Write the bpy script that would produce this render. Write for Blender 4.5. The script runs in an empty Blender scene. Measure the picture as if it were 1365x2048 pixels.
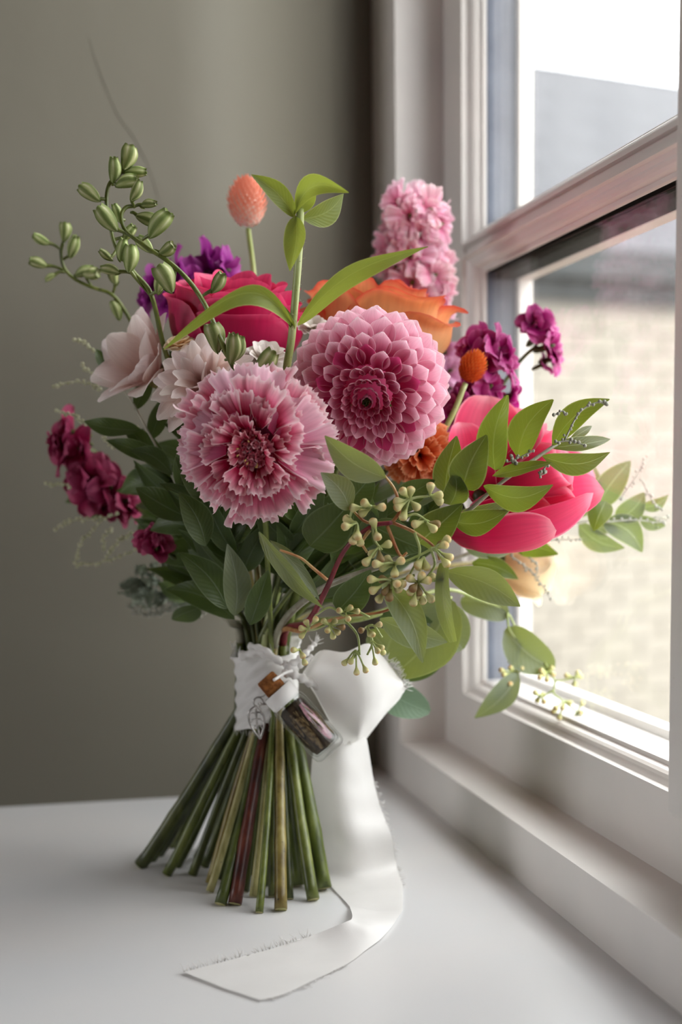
import bpy, bmesh, math, random
from mathutils import Vector, Matrix, noise

# ------------------------------------------------------------------ camera, world, exposure
scene = bpy.context.scene
COL = scene.collection
PI = math.pi
F, CX, CY, CAMH = 2844.0, 682.5, 1291.6, 0.265
YAW, PITCH, ROLL = math.radians(11.849), math.radians(6.457), math.radians(-0.708)
CAM = Vector((0, 0, CAMH))
fwd = Vector((math.sin(YAW)*math.cos(PITCH), math.cos(YAW)*math.cos(PITCH), -math.sin(PITCH)))
r0 = Vector((math.cos(YAW), -math.sin(YAW), 0)); u0 = r0.cross(fwd)
RIGHT = (r0*math.cos(ROLL) + u0*math.sin(ROLL)).normalized()
UP = (u0*math.cos(ROLL) - r0*math.sin(ROLL)).normalized()
FH = Vector((math.sin(YAW), math.cos(YAW), 0))
TOCAM = -FH
cd = bpy.data.cameras.new('camera'); cam = bpy.data.objects.new('camera', cd); COL.objects.link(cam)
cam.matrix_world = Matrix(((RIGHT.x, UP.x, -fwd.x, CAM.x), (RIGHT.y, UP.y, -fwd.y, CAM.y), (RIGHT.z, UP.z, -fwd.z, CAM.z), (0, 0, 0, 1)))
cd.sensor_fit = 'VERTICAL'; cd.sensor_height = 36.0; cd.sensor_width = 24.0; cd.lens = 36.0*F/2048.0
cd.shift_y = (CY-1024.0)/2048.0; cd.clip_start = 0.02
cd.dof.use_dof = True; cd.dof.focus_distance = 0.845; cd.dof.aperture_fstop = 4.2
scene.camera = cam
scene.view_settings.view_transform = 'Standard'; scene.view_settings.look = 'None'
scene.view_settings.gamma = 1.0; scene.view_settings.use_curve_mapping = False
scene.view_settings.exposure = 0.0

world = bpy.data.worlds.new('sky'); scene.world = world; world.use_nodes = True
_bg = world.node_tree.nodes['Background']
_bg.inputs[0].default_value = (0.975, 0.985, 1.0, 1); _bg.inputs[1].default_value = 7.6

def portal(name, loc, rot, sx, sy):      # no light of its own: guides the sky light through an opening
    l = bpy.data.lights.new(name, 'AREA'); l.shape = 'RECTANGLE'; l.size = sx; l.size_y = sy
    l.cycles.is_portal = True
    o = bpy.data.objects.new(name, l); COL.objects.link(o); o.location = loc; o.rotation_euler = rot
portal('window_right_daylight', (0.42, 0.80, 0.77), (0, PI/2, 0), 1.5, .84)         # the window beside the bouquet
portal('window_left_offscreen', (-2.43, .70, 0.60), (0, -PI/2, 0), 1.0, .8)          # the window across the room

def ray(px, py):
    d = fwd + RIGHT*((px-CX)/F) - UP*((py-CY)/F)
    return d / d.dot(FH)
def at(px, py, D):                    # a pixel's direction, D metres ahead of the camera
    return CAM + ray(px, py)*D
def floor_at(px, py, z=0.0):
    r = ray(px, py); return CAM + r*((z-CAMH)/r.z)
def mpp(D): return D/F                # metres per pixel at that distance
def vdir(a, b, c): return (RIGHT*a + UP*b + TOCAM*c).normalized()

# ------------------------------------------------------------------ colour and materials
def lin(h):
    h = h.lstrip('#'); o = []
    for i in (0, 2, 4):
        c = int(h[i:i+2], 16)/255.0
        o.append(c/12.92 if c <= 0.04045 else ((c+0.055)/1.055)**2.4)
    return (o[0], o[1], o[2], 1.0)
class NT:
    def __init__(s, name):
        s.m = bpy.data.materials.new(name); s.m.use_nodes = True; s.t = s.m.node_tree
        s.n = s.t.nodes; s.l = s.t.links; s.n.clear(); s.out = s.n.new('ShaderNodeOutputMaterial')
    def new(s, kind, **kw):
        nd = s.n.new(kind)
        for k, v in kw.items():
            if k.startswith('i_'):
                key = k[2:]; nd.inputs[int(key) if key.isdigit() else key.replace('_', ' ')].default_value = v
            else: setattr(nd, k, v)
        return nd
    def link(s, a, b): s.l.new(a, b)
    def math(s, op, a, b=None, clamp=False):
        nd = s.n.new('ShaderNodeMath'); nd.operation = op; nd.use_clamp = clamp
        for i, v in enumerate((a, b)):
            if v is None: continue
            if isinstance(v, (int, float)): nd.inputs[i].default_value = v
            else: s.link(v, nd.inputs[i])
        return nd.outputs[0]
    def mix(s, fac, a, b, blend='MIX'):
        nd = s.n.new('ShaderNodeMix'); nd.data_type = 'RGBA'; nd.blend_type = blend
        for i, v in ((0, fac), (6, a), (7, b)):
            if isinstance(v, (int, float)): nd.inputs[i].default_value = v
            elif isinstance(v, tuple): nd.inputs[i].default_value = v
            else: s.link(v, nd.inputs[i])
        return nd.outputs[2]
    def ramp(s, fac, stops):
        nd = s.n.new('ShaderNodeValToRGB'); e = nd.color_ramp.elements
        while len(e) < len(stops): e.new(0.5)
        for i, (p, c) in enumerate(stops):
            e[i].position = p; e[i].color = lin(c) if isinstance(c, str) else c
        s.link(fac, nd.inputs[0]); return nd.outputs[0]
    def attr(s, name):
        nd = s.n.new('ShaderNodeAttribute'); nd.attribute_name = name; return nd.outputs['Fac']
    def noise(s, scale, detail=3, vec=None, rough=.5):
        nd = s.n.new('ShaderNodeTexNoise'); nd.inputs['Scale'].default_value = scale; nd.inputs['Detail'].default_value = detail
        nd.inputs['Roughness'].default_value = rough
        if vec is not None: s.link(vec, nd.inputs['Vector'])
        return nd.outputs['Fac']
    def obj(s):
        return s.n.new('ShaderNodeTexCoord').outputs['Object']
    def comb(s, x, y, z=0.0):
        nd = s.n.new('ShaderNodeCombineXYZ')
        for i, v in enumerate((x, y, z)):
            if isinstance(v, (int, float)): nd.inputs[i].default_value = v
            else: s.link(v, nd.inputs[i])
        return nd.outputs[0]
    def bump(s, h, strength, dist=0.001):
        nd = s.n.new('ShaderNodeBump'); nd.inputs['Strength'].default_value = strength; nd.inputs['Distance'].default_value = dist
        s.link(h, nd.inputs['Height']); return nd.outputs[0]
    def principled(s, col, rough=.5, normal=None, spec=.5, metallic=0.0):
        p = s.n.new('ShaderNodeBsdfPrincipled'); p.inputs['Roughness'].default_value = rough; p.inputs['Metallic'].default_value = metallic
        p.inputs['Specular IOR Level'].default_value = spec
        if isinstance(col, tuple): p.inputs['Base Color'].default_value = col
        else: s.link(col, p.inputs['Base Color'])
        if normal is not None: s.link(normal, p.inputs['Normal'])
        return p.outputs[0]
    def done(s, sh): s.link(sh, s.out.inputs[0]); return s.m

def petal_mat(name, stops, edge=None, edge_w=.12, trans=.35, rough=.5, streak=.25, spec=.3):
    n = NT(name); t = n.attr('t'); sx = n.attr('s')
    c = n.ramp(t, stops)
    st = n.noise(1.0, 3, n.comb(n.math('MULTIPLY', sx, 9.0), n.math('MULTIPLY', t, 1.6), 0.0))
    c = n.mix(1.0, c, n.ramp(st, [(.3, (1-streak, 1-streak*1.25, 1-streak*1.1, 1)), (.7, (1, 1, 1, 1))]), 'MULTIPLY')
    if edge:
        e = n.math('MAXIMUM', n.math('ABSOLUTE', sx), t)
        ef = n.ramp(e, [(1-2*edge_w, (0, 0, 0, 1)), (1-edge_w*.2, (1, 1, 1, 1))])
        c = n.mix(ef, c, lin(edge))
    oi = n.new('ShaderNodeObjectInfo')
    c = n.mix(1.0, c, oi.outputs['Color'], 'MULTIPLY')
    nrm = n.bump(st, .25, .0006)
    p = n.principled(c, rough, nrm, spec)
    tr = n.new('ShaderNodeBsdfTranslucent'); n.link(c, tr.inputs[0])
    ms = n.new('ShaderNodeMixShader', i_0=trans); n.link(p, ms.inputs[1]); n.link(tr.outputs[0], ms.inputs[2])
    return n.done(ms.outputs[0])
def leaf_mat(name, base, vein, glow, trans=.35, rough=.42, edge=None, blotch=.35, tone=None):
    n = NT(name); t = n.attr('t'); sx = n.attr('s'); a = n.math('ABSOLUTE', sx)
    nz = n.noise(60.0, 4, n.obj())
    c = n.mix(n.math('MULTIPLY', nz, blotch*1.6), lin(base), lin(tone or glow))
    lat = n.math('SINE', n.math('MULTIPLY', n.math('SUBTRACT', n.math('MULTIPLY', t, 11.0), n.math('MULTIPLY', a, 3.0)), 2*PI))
    latf = n.math('MULTIPLY', n.ramp(lat, [(.86, (0, 0, 0, 1)), (1.0, (1, 1, 1, 1))]), .10)
    c = n.mix(latf, c, lin(vein))
    vf = n.ramp(a, [(.02, (.75, .75, .75, 1)), (.06, (0, 0, 0, 1))])
    c = n.mix(vf, c, lin(vein))
    if edge: c = n.mix(n.ramp(a, [(.90, (0, 0, 0, 1)), (.98, (.8, .8, .8, 1))]), c, lin(edge))
    oi = n.new('ShaderNodeObjectInfo'); c = n.mix(1.0, c, oi.outputs['Color'], 'MULTIPLY')
    nrm = n.bump(n.math('ADD', vf, n.math('MULTIPLY', lat, .15)), .3, .0008)
    p = n.principled(c, rough, nrm, .4)
    tr = n.new('ShaderNodeBsdfTranslucent'); tr.inputs[0].default_value = lin(glow)
    ms = n.new('ShaderNodeMixShader', i_0=trans); n.link(p, ms.inputs[1]); n.link(tr.outputs[0], ms.inputs[2])
    return n.done(ms.outputs[0])
def plain_mat(name, c1, c2, scale=40, rough=.5, bump=.2, spec=.4, metallic=0.0, dist=.001, lo=.35, hi=.65):
    n = NT(name); nz = n.noise(scale, 5, n.obj())
    c = n.ramp(nz, [(lo, c1), (hi, c2)])
    return n.done(n.principled(c, rough, n.bump(nz, bump, dist), spec, metallic))
def stem_mat(name, c1, c2, c3, rough=.38):
    n = NT(name); o = n.obj()
    mp = n.new('ShaderNodeMapping'); n.link(o, mp.inputs[0]); mp.inputs['Scale'].default_value = (1, 1, .22)
    nz = n.noise(130, 4, mp.outputs[0]); sp = n.noise(420, 2, o)
    c = n.ramp(nz, [(.3, c1), (.55, c2), (.75, c3)])
    c = n.mix(n.ramp(sp, [(.68, (0, 0, 0, 1)), (.74, (.8, .8, .8, 1))]), c, lin('#2a2414'))
    oi = n.new('ShaderNodeObjectInfo'); c = n.mix(1.0, c, oi.outputs['Color'], 'MULTIPLY')
    return n.done(n.principled(c, rough, n.bump(nz, .35, .001), .45))
M = {}
# ---- setting
def wall_paint():
    n = NT('wall_paint'); o = n.obj(); a = n.noise(3.0, 4, o); b = n.noise(45, 4, o)
    c = n.ramp(a, [(.3, '#6f6b5f'), (.7, '#747064')])
    return n.done(n.principled(c, .62, n.bump(n.math('ADD', n.math('MULTIPLY', a, 2.5), b), .12, .004), .3))
M['wall'] = wall_paint()
def seat_paint():
    n = NT('seat_paint'); o = n.obj(); a = n.noise(5.0, 3, o); b = n.noise(230, 2, o); w = n.noise(14, 4, o)
    c = n.ramp(a, [(.35, '#dcdad9'), (.65, '#d5d6d8')])
    c = n.mix(n.ramp(b, [(.80, (0, 0, 0, 1)), (.83, (.7, .7, .7, 1))]), c, lin('#6a5c4c'))
    return n.done(n.principled(c, .34, n.bump(w, .06, .002), .5))
M['seat'] = seat_paint()
def frame_paint():
    n = NT('frame_paint'); o = n.obj(); a = n.noise(8, 4, o); b = n.noise(160, 3, o)
    c = n.ramp(a, [(.35, '#e0dad5'), (.65, '#d6d2ce')])
    c = n.mix(n.ramp(b, [(.74, (0, 0, 0, 1)), (.82, (.35, .35, .35, 1))]), c, lin('#a8977f'))
    return n.done(n.principled(c, .35, n.bump(a, .08, .002), .5))
M['frame'] = frame_paint()
M['gasket'] = plain_mat('rubber_gasket', '#080a08', '#0f120f', 60, .85, .05, .05)
M['spacer'] = plain_mat('grey_spacer', '#5a5f6b', '#666b77', 30, .6, .05, .2)
M['room'] = plain_mat('room_plaster', '#9c6f69', '#a87b75', 3, .8, .05)
M['roomfloor'] = plain_mat('room_boards', '#6a4a38', '#7d5a45', 6, .6, .1)
M['ceiling'] = plain_mat('ceiling_plaster', '#c4b7af', '#cabdb5', 3, .8, .05)
M['crack'] = M['wall']
def glass(name, tint=(1, 1, 1, 1), dust=0.0, ior=1.45):
    n = NT(name); tr = n.new('ShaderNodeBsdfTransparent'); tr.inputs[0].default_value = tint
    gl = n.new('ShaderNodeBsdfGlossy'); gl.inputs['Roughness'].default_value = .03
    lw = n.new('ShaderNodeLayerWeight', i_Blend=.5)
    fr = n.math('ADD', n.math('MULTIPLY', n.math('POWER', lw.outputs['Facing'], 5.0), .8), (ior-1)**2/(ior+1)**2*.5)
    ms = n.new('ShaderNodeMixShader'); n.link(fr, ms.inputs[0]); n.link(tr.outputs[0], ms.inputs[1]); n.link(gl.outputs[0], ms.inputs[2])
    sh = ms.outputs[0]
    if dust:
        o = n.obj(); sp = n.noise(520, 2, o); big = n.noise(14, 4, o)
        f = n.math('ADD', n.ramp(sp, [(.745, (0, 0, 0, 1)), (.80, (.22, .22, .22, 1))]), n.math('MULTIPLY', big, dust))
        df = n.new('ShaderNodeBsdfTranslucent'); df.inputs[0].default_value = (.9, .9, .88, 1)
        m2 = n.new('ShaderNodeMixShader'); n.link(f, m2.inputs[0]); n.link(sh, m2.inputs[1]); n.link(df.outputs[0], m2.inputs[2]); sh = m2.outputs[0]
    return n.done(sh)
M['pane'] = glass('window_glass', (.97, .98, .97, 1), .03)
M['vial'] = glass('vial_glass', (.95, .96, .96, 1), 0, 1.6)
M['brick'] = plain_mat('cream_brick', '#8a8276', '#9b9488', 2.2, .9, .2)
M['mortar'] = plain_mat('mortar', '#867f76', '#8e887f', 6, .95, .2)
M['slate'] = plain_mat('roof_slate', '#3c3c41', '#47474c', 1.6, .7, .2)
M['gutter'] = plain_mat('gutter_iron', '#1c2022', '#2c3032', 6, .6, .1)
M['gravel'] = plain_mat('yard_gravel', '#4f4a42', '#5d574d', 9, .95, .3)
# ---- flowers
M['dahlia'] = petal_mat('dahlia_petal', [(0, '#d04a80'), (.28, '#e875a3'), (.58, '#f6b0c9'), (1, '#fdd6e2')], '#fee6ed', .05, .40, .5, .12)
M['frill'] = petal_mat('frilly_petal', [(0, '#9c0833'), (.40, '#d42a5f'), (.66, '#ee7f9f'), (.9, '#fbc3cf')], '#ffe6ea', .06, .42, .55, .22)
M['frill_pale'] = petal_mat('pale_frilly_petal', [(0, '#d02e66'), (.25, '#ea7ea8'), (.55, '#f5b5cc'), (1, '#fbd8e3')], '#fde5ec', .05, .42, .55, .15)
M['star'] = petal_mat('star_petal', [(0, '#9c1238'), (.45, '#d0657f'), (1, '#f2c6cd')], None, .1, .25, .55, .1)
M['crimson'] = petal_mat('crimson_petal', [(0, '#7d0a34'), (.4, '#b30f4c'), (.85, '#cc1a5b'), (1, '#e8547f')], None, .05, .28, .45, .14)
M['hotpink'] = petal_mat('hot_pink_petal', [(0, '#b80d48'), (.45, '#de1f5d'), (.85, '#f0557f'), (1, '#f790a8')], '#f9a6b8', .04, .38, .45, .14)
M['orange'] = petal_mat('orange_petal', [(0, '#f7dfa6'), (.5, '#f5c588'), (.84, '#f2aa70'), (1, '#df5a45')], None, .05, .38, .45, .14)
M['carrot'] = petal_mat('carrot_petal', [(0, '#b8340f'), (.5, '#e0602a'), (1, '#f0935e')], '#f5b083', .06, .34, .5, .18)
M['blush'] = petal_mat('blush_petal', [(0, '#e6b8ae'), (.35, '#f4ddd5'), (1, '#fbf1ec')], None, .05, .45, .5, .10)
M['white'] = petal_mat('white_petal', [(0, '#dfd3c4'), (1, '#f4efea')], None, .05, .34, .5, .05)
M['peach'] = petal_mat('peach_petal', [(0, '#eac08a'), (.6, '#f5dcb4'), (1, '#faeed6')], None, .05, .4, .5, .06)
M['purple'] = petal_mat('purple_petal', [(0, '#7d1470'), (.5, '#ab2c9c'), (1, '#c65cb8')], None, .06, .36, .5, .2)
M['magenta'] = petal_mat('magenta_petal', [(0, '#7c0d4c'), (.5, '#b01f78'), (1, '#d062a6')], '#d675b0', .05, .38, .5, .2)
M['wine'] = petal_mat('wine_petal', [(0, '#7a1240'), (.5, '#ac2a5c'), (1, '#c65a82')], None, .05, .22, .55, .25)
M['lilac'] = petal_mat('lilac_petal', [(0, '#c77fae'), (1, '#e3b3d2')], None, .05, .35, .5, .1)
M['coral'] = petal_mat('coral_bract', [(0, '#f5e9dd'), (.4, '#f4b49c'), (1, '#ea8262')], None, .05, .25, .6, .1)
M['rust'] = petal_mat('rust_bract', [(0, '#b8440f'), (.5, '#d85a1e'), (1, '#e6853a')], None, .05, .25, .6, .1)
# ---- green
M['ruscus'] = leaf_mat('ruscus_leaf', '#2f3f24', '#66745a', '#617431', .28, .42, '#6f7d5c')
M['laurel'] = leaf_mat('laurel_leaf', '#33441f', '#98a57c', '#8a9a30', .38, .36, '#b9c08c', tone='#4f5f2a')
M['euc'] = leaf_mat('eucalyptus_leaf', '#66715c', '#949d88', '#98a23a', .34, .40, '#8f9a82', tone='#7d8770')
M['euc_blue'] = leaf_mat('eucalyptus_blue_leaf', '#667f6e', '#7f9684', '#76896c', .28, .45, '#7c967f')
M['zin'] = leaf_mat('hairy_leaf', '#546a34', '#93a35b', '#9aa53c', .38, .5, '#b3bb7a')
M['dusty'] = leaf_mat('dusty_leaf', '#7b8374', '#a2aa9a', '#8d9584', .2, .7, '#8b9382')
M['sgreen'] = stem_mat('green_stem', '#424c1c', '#66702f', '#848b4a')
M['solive'] = stem_mat('olive_stem', '#2f3717', '#4c5524', '#666d35')
M['spale'] = stem_mat('pale_stem', '#76743a', '#a39f66', '#c0bb8c')
M['sbrown'] = stem_mat('brown_stem', '#2c110d', '#4e1f18', '#6e3828')
M['swood'] = stem_mat('woody_stem', '#5a4a24', '#86793e', '#a39a5c')
M['sred'] = stem_mat('red_stem', '#5d1522', '#7d2230', '#93383a')
M['sgrey'] = stem_mat('grey_stem', '#7d7a66', '#969380', '#aaa793')
M['sorange'] = stem_mat('orange_stem', '#9c5a34', '#b98a58', '#a8a468')
M['cut'] = plain_mat('cut_face', '#a8a468', '#cfc89a', 300, .7, .2)
M['zstem'] = stem_mat('pale_green_stem', '#8a9a50', '#a5b070', '#bcc393')
def bud_mat():
    n = NT('larkspur_bud'); s_ = n.attr('s'); t = n.attr('t')
    nz = n.noise(160, 3, n.obj())
    c = n.ramp(n.math('ADD', s_, n.math('MULTIPLY', n.math('SUBTRACT', nz, .5), .5)), [(.1, '#d3d4b2'), (.45, '#b0b880'), (.95, '#74844a')])
    c = n.mix(n.ramp(t, [(.0, (.5, .5, .5, 1)), (.3, (0, 0, 0, 1)), (.88, (0, 0, 0, 1)), (1, (.5, .5, .5, 1))]), c, lin('#6a7f34'))
    oi = n.new('ShaderNodeObjectInfo'); c = n.mix(1.0, c, oi.outputs['Color'], 'MULTIPLY')
    p = n.principled(c, .6, n.bump(nz, .2, .0005), .25)
    tr = n.new('ShaderNodeBsdfTranslucent'); n.link(c, tr.inputs[0])
    ms = n.new('ShaderNodeMixShader', i_0=.2); n.link(p, ms.inputs[1]); n.link(tr.outputs[0], ms.inputs[2])
    return n.done(ms.outputs[0])
M['bud'] = bud_mat()
def seed_mat():
    n = NT('seed_pod'); t = n.attr('t'); nz = n.noise(300, 3, n.obj())
    c = n.ramp(t, [(0, '#9aa560'), (.5, '#c0bd7e'), (.85, '#d8cc96'), (1, '#c79c66')])
    c = n.mix(n.math('MULTIPLY', nz, .3), c, lin('#8f9550'))
    oi = n.new('ShaderNodeObjectInfo'); c = n.mix(1.0, c, oi.outputs['Color'], 'MULTIPLY')
    return n.done(n.principled(c, .5, n.bump(nz, .15, .0004), .35))
M['seed'] = seed_mat()
M['wisp'] = plain_mat('wisp_bud', '#a8a884', '#c9c8aa', 300, .7, .1)
M['wispg'] = plain_mat('wisp_grey', '#8d8d80', '#a9a99c', 300, .7, .1)
# ---- ribbon, vial, charm
def silk():
    n = NT('white_silk'); o = n.obj(); a = n.noise(900, 2, o); b = n.noise(30, 3, o)
    c = n.ramp(b, [(.3, '#eeecea'), (.7, '#f6f4f2')])
    p = n.principled(c, .45, n.bump(n.math('ADD', b, n.math('MULTIPLY', a, .2)), .15, .0015), .35)
    tr = n.new('ShaderNodeBsdfTranslucent'); tr.inputs[0].default_value = lin('#f4f2ee')
    ms = n.new('ShaderNodeMixShader', i_0=.25); n.link(p, ms.inputs[1]); n.link(tr.outputs[0], ms.inputs[2])
    return n.done(ms.outputs[0])
M['silk'] = silk()
M['cork'] = plain_mat('cork', '#64391a', '#9a6434', 260, .85, .6, .2)
M['silver'] = plain_mat('silver', '#8d8a86', '#c9c6c2', 220, .28, .3, .5, 1.0)
M['dried'] = plain_mat('dried_flower', '#3c2e1f', '#8a7350', 420, .9, .5, .2)
M['driedpink'] = plain_mat('dried_pink_petal', '#7d5560', '#b98a94', 220, .8, .4, .2)
M['drieddark'] = plain_mat('dried_dark', '#241d16', '#4a3c2c', 300, .9, .5, .2)

# ------------------------------------------------------------------ objects and meshes
WM = {}                                # world matrix of every object built here
def mesh(name, verts, faces, mat=None, t=None, s=None, smooth=True):
    me = bpy.data.meshes.new(name); me.from_pydata([tuple(v) for v in verts], [], faces)
    if smooth: me.polygons.foreach_set('use_smooth', [True]*len(me.polygons))
    for nm, arr in (('t', t), ('s', s)):
        if arr is not None:
            a = me.attributes.new(nm, 'FLOAT', 'POINT'); a.data.foreach_set('value', arr)
    if mat: me.materials.append(M[mat] if isinstance(mat, str) else mat)
    me.update(); return me
def link(name, me, mw=None, parent=None, color=None, kind=None):
    mw = mw or Matrix()
    o = bpy.data.objects.new(name, me); COL.objects.link(o)
    if parent is not None:
        o.parent = parent; o.matrix_basis = WM[parent].inverted_safe() @ mw
    else: o.matrix_basis = mw
    WM[o] = mw.copy()
    if color is not None: o.color = (color[0], color[1], color[2], 1)
    if kind: o['kind'] = kind
    return o
def thing(name, label, cat, loc, group=None):
    o = bpy.data.objects.new(name, None); COL.objects.link(o); o.empty_display_size = .01
    o.location = loc; WM[o] = Matrix.Translation(loc)
    o['label'] = label; o['category'] = cat
    if group: o['group'] = group
    return o
def tag(o, label, cat, group=None):
    o['label'] = label; o['category'] = cat
    if group: o['group'] = group
    return o
def struct(o, label):
    o['kind'] = 'structure'; o['label'] = label; return o
def wpart(name, me, parent, color=None, kind=None):      # mesh given in world coordinates, hung under parent
    return link(name, me, Matrix(), parent, color, kind)
def box_geo(x0, x1, y0, y1, z0, z1):
    v = [(x, y, z) for x in (x0, x1) for y in (y0, y1) for z in (z0, z1)]
    f = [(0, 1, 3, 2), (4, 6, 7, 5), (0, 4, 5, 1), (2, 3, 7, 6), (0, 2, 6, 4), (1, 5, 7, 3)]
    return v, f
def box(name, b, mat, parent=None):
    v, f = box_geo(*b); return link(name, mesh(name, v, f, mat, smooth=False), None, parent)
def frame(pos, y, zh):
    y = y.normalized(); x = y.cross(zh)
    if x.length < 1e-6: x = y.orthogonal()
    x.normalize(); z = x.cross(y)
    return Matrix(((x.x, y.x, z.x, pos.x), (x.y, y.y, z.y, pos.y), (x.z, y.z, z.z, pos.z), (0, 0, 0, 1)))
def catmull(pts, n=8):
    P = [pts[0]*2-pts[1]] + list(pts) + [pts[-1]*2-pts[-2]]; out = []
    for i in range(1, len(P)-2):
        a, b, c, d = P[i-1], P[i], P[i+1], P[i+2]
        for k in range(n):
            t = k/n
            out.append(.5*((2*b)+(c-a)*t+(2*a-5*b+4*c-d)*t*t+(3*b-a-3*c+d)*t**3))
    out.append(P[-2].copy()); return out
def tube_geo(pts, rad, n=8, cap=True):
    m = len(pts); V = []; Fc = []
    tan = [(pts[min(i+1, m-1)]-pts[max(i-1, 0)]).normalized() for i in range(m)]
    nx = tan[0].orthogonal().normalized()
    for i in range(m):
        nx = (nx-tan[i]*nx.dot(tan[i]))
        if nx.length < 1e-6: nx = tan[i].orthogonal()
        nx.normalize(); ny = tan[i].cross(nx)
        for k in range(n):
            a = 2*PI*k/n; V.append(pts[i]+(nx*math.cos(a)+ny*math.sin(a))*rad[i])
    for i in range(m-1):
        for k in range(n):
            k2 = (k+1) % n; Fc.append((i*n+k, i*n+k2, (i+1)*n+k2, (i+1)*n+k))
    if cap: Fc.append(tuple(range(n-1, -1, -1))); Fc.append(tuple((m-1)*n+k for k in range(n)))
    return V, Fc
def lerp(a, b, t): return a+(b-a)*t
def tube(pts, r0_, r1_, mat, n=8, name='stem', sub=6):
    P = catmull(pts, sub); m = len(P)
    return mesh(name, *tube_geo(P, [lerp(r0_, r1_, i/(m-1)) for i in range(m)], n), mat)
class Geo:                              # collects several small shapes for one joined part
    def __init__(s): s.v = []; s.f = []; s.t = []; s.s = []
    def add(s, v, f, t=None, q=None):
        o = len(s.v); s.v += [Vector(x) for x in v]; s.f += [tuple(i+o for i in g) for g in f]
        s.t += t or [0.5]*len(v); s.s += q or [0.0]*len(v)
    def mesh(s, name, mat): return mesh(name, s.v, s.f, mat, s.t, s.s)

# ------------------------------------------------------------------ the setting
X1, ZS, YP, XF, YG, ZG, YS, ZM, YB = .305, .0386, 1.2036, .3471, 1.1453, .0861, .722, .456, 1.204
YC = 1.287                              # where the back wall meets the window wall
XL, YN, ZF, ZC = -2.4, -2.1, -.75, 1.75
struct(box('floor', (XL, 2.0, YN, 1.45, ZF-.05, ZF), 'roomfloor'), 'brown boarded floor of the room below the window seat')
seat = struct(box('trim_1', (-.55, X1, .42, YC+.01, -.04, 0), 'seat'), 'white painted window seat board under the bouquet')
box('seat_apron', (-.53, X1, .45, .47, ZF, -.04), 'seat', seat)
# back wall, curving back towards the window
prof = [(XL, YB)] + [(lerp(-.9, .12, i/6), YB) for i in range(7)]
for i in range(1, 13):
    q = i/12; prof.append((lerp(.12, X1, q), YB+(YC-YB)*(q*q*(3-2*q))**1.15))
prof += [(X1, 1.42), (XL, 1.42)]
def extrude_poly(name, pts, z0, z1, mat, parent=None, smooth_n=0):
    n = len(pts); v = [(x, y, z0) for x, y in pts]+[(x, y, z1) for x, y in pts]
    f = [(i, (i+1) % n, n+(i+1) % n, n+i) for i in range(n)]+[tuple(range(n-1, -1, -1)), tuple(range(n, 2*n))]
    me = mesh(name, v, f, mat, smooth=False)
    for i in range(smooth_n): me.polygons[i].use_smooth = True
    return link(name, me, None, parent)
wb = struct(extrude_poly('wall_back', prof, ZF, ZC, 'wall', None, len(prof)-4), 'grey green painted plaster wall behind the bouquet')
def wall_pt(px, py):
    r = ray(px, py); return CAM+r*((YB-.0001)/r.y)
crk = [wall_pt(*p) for p in ((178, 75), (195, 130), (222, 200), (242, 240), (268, 275), (295, 330), (318, 400), (345, 520))]
cp = catmull(crk, 6); m_ = len(cp)
link('plaster_crack', mesh('plaster_crack', *tube_geo(cp, [.00042*(.35+.65*math.sin(PI*i/(m_-1)))*(1+.4*math.sin(i*1.7)) for i in range(m_)], 6), 'wall'), None, wb)
bead = [Vector((x, YB, .0)) for x in (-1.2, -.8, -.4, -.1)]
link('wall_foot_bead', mesh('wall_foot_bead', *tube_geo(bead, [.004]*4, 8), 'wall'), None, wb)
# window wall with its opening
WY0, WZ1, XO = .40, 1.50, .401
wr = struct(box('wall_right', (X1, XO, WY0, YP, ZF, ZS), 'frame'), 'white painted window wall with a shallow ledge under the window')
box('wall_side', (X1, XO, YP, 1.42, ZF, ZC), 'frame', wr)
box('wall_side', (X1, XO, YN, WY0, ZF, ZC), 'frame', wr)
box('lintel', (X1, XO, WY0, YP, WZ1, ZC), 'frame', wr)
wl = struct(box('wall_left', (XL-.1, XL, YN, 1.42, ZF, .1), 'room'), 'warm plaster wall across the room with a window')
box('wall_side', (XL-.1, XL, 1.1, 1.42, .1, ZC), 'room', wl); box('wall_side', (XL-.1, XL, YN, .3, .1, ZC), 'room', wl); box('lintel', (XL-.1, XL, .3, 1.1, 1.1, ZC), 'room', wl)
struct(box('ceiling', (XL, XO, YN, 1.42, ZC, ZC+.05), 'ceiling'), 'pale ceiling of the room')
struct(box('wall_front', (XL, XO, YN-.1, YN, ZF, ZC), 'room'), 'warm plaster wall behind the viewer')

# window: fixed frame with mouldings, glazing bar, opening sash beside it
def sweep_rect(name, y0, y1, z0, z1, xface, prof_, mat, parent, side_mats=None):
    # prof_: (inset, depth); mitred round the rectangle
    V = []; Fc = []; n = len(prof_)
    for cy, cz, sy, sz in ((y0, z0, 1, 1), (y1, z0, -1, 1), (y1, z1, -1, -1), (y0, z1, 1, -1)):
        for e, d in prof_: V.append((xface+d, cy+sy*e, cz+sz*e))
    for c in range(4):
        c2 = (c+1) % 4
        for i in range(n-1): Fc.append((c*n+i, c2*n+i, c2*n+i+1, c*n+i+1))
    me = mesh(name, V, Fc, mat, smooth=False)
    if side_mats:
        for q in side_mats: me.materials.append(M[q])
        for i, pl in enumerate(me.polygons): pl.material_index = (0, 1, 2, 1)[i//(n-1)]
    return link(name, me, None, parent)
MOULD = [(0, .02), (0, -.0025), (.0030, -.0025), (.0034, .0016), (.0052, .0030), (.0058, .0034), (.0072, .0038), (.0090, .0050), (.0104, .0072), (.0110, .0100), (.0112, .0120),
         (.0140, .0122), (.0144, .0150)]
REVEAL = [(.0146, .0150), (.0150, .0400)]
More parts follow.
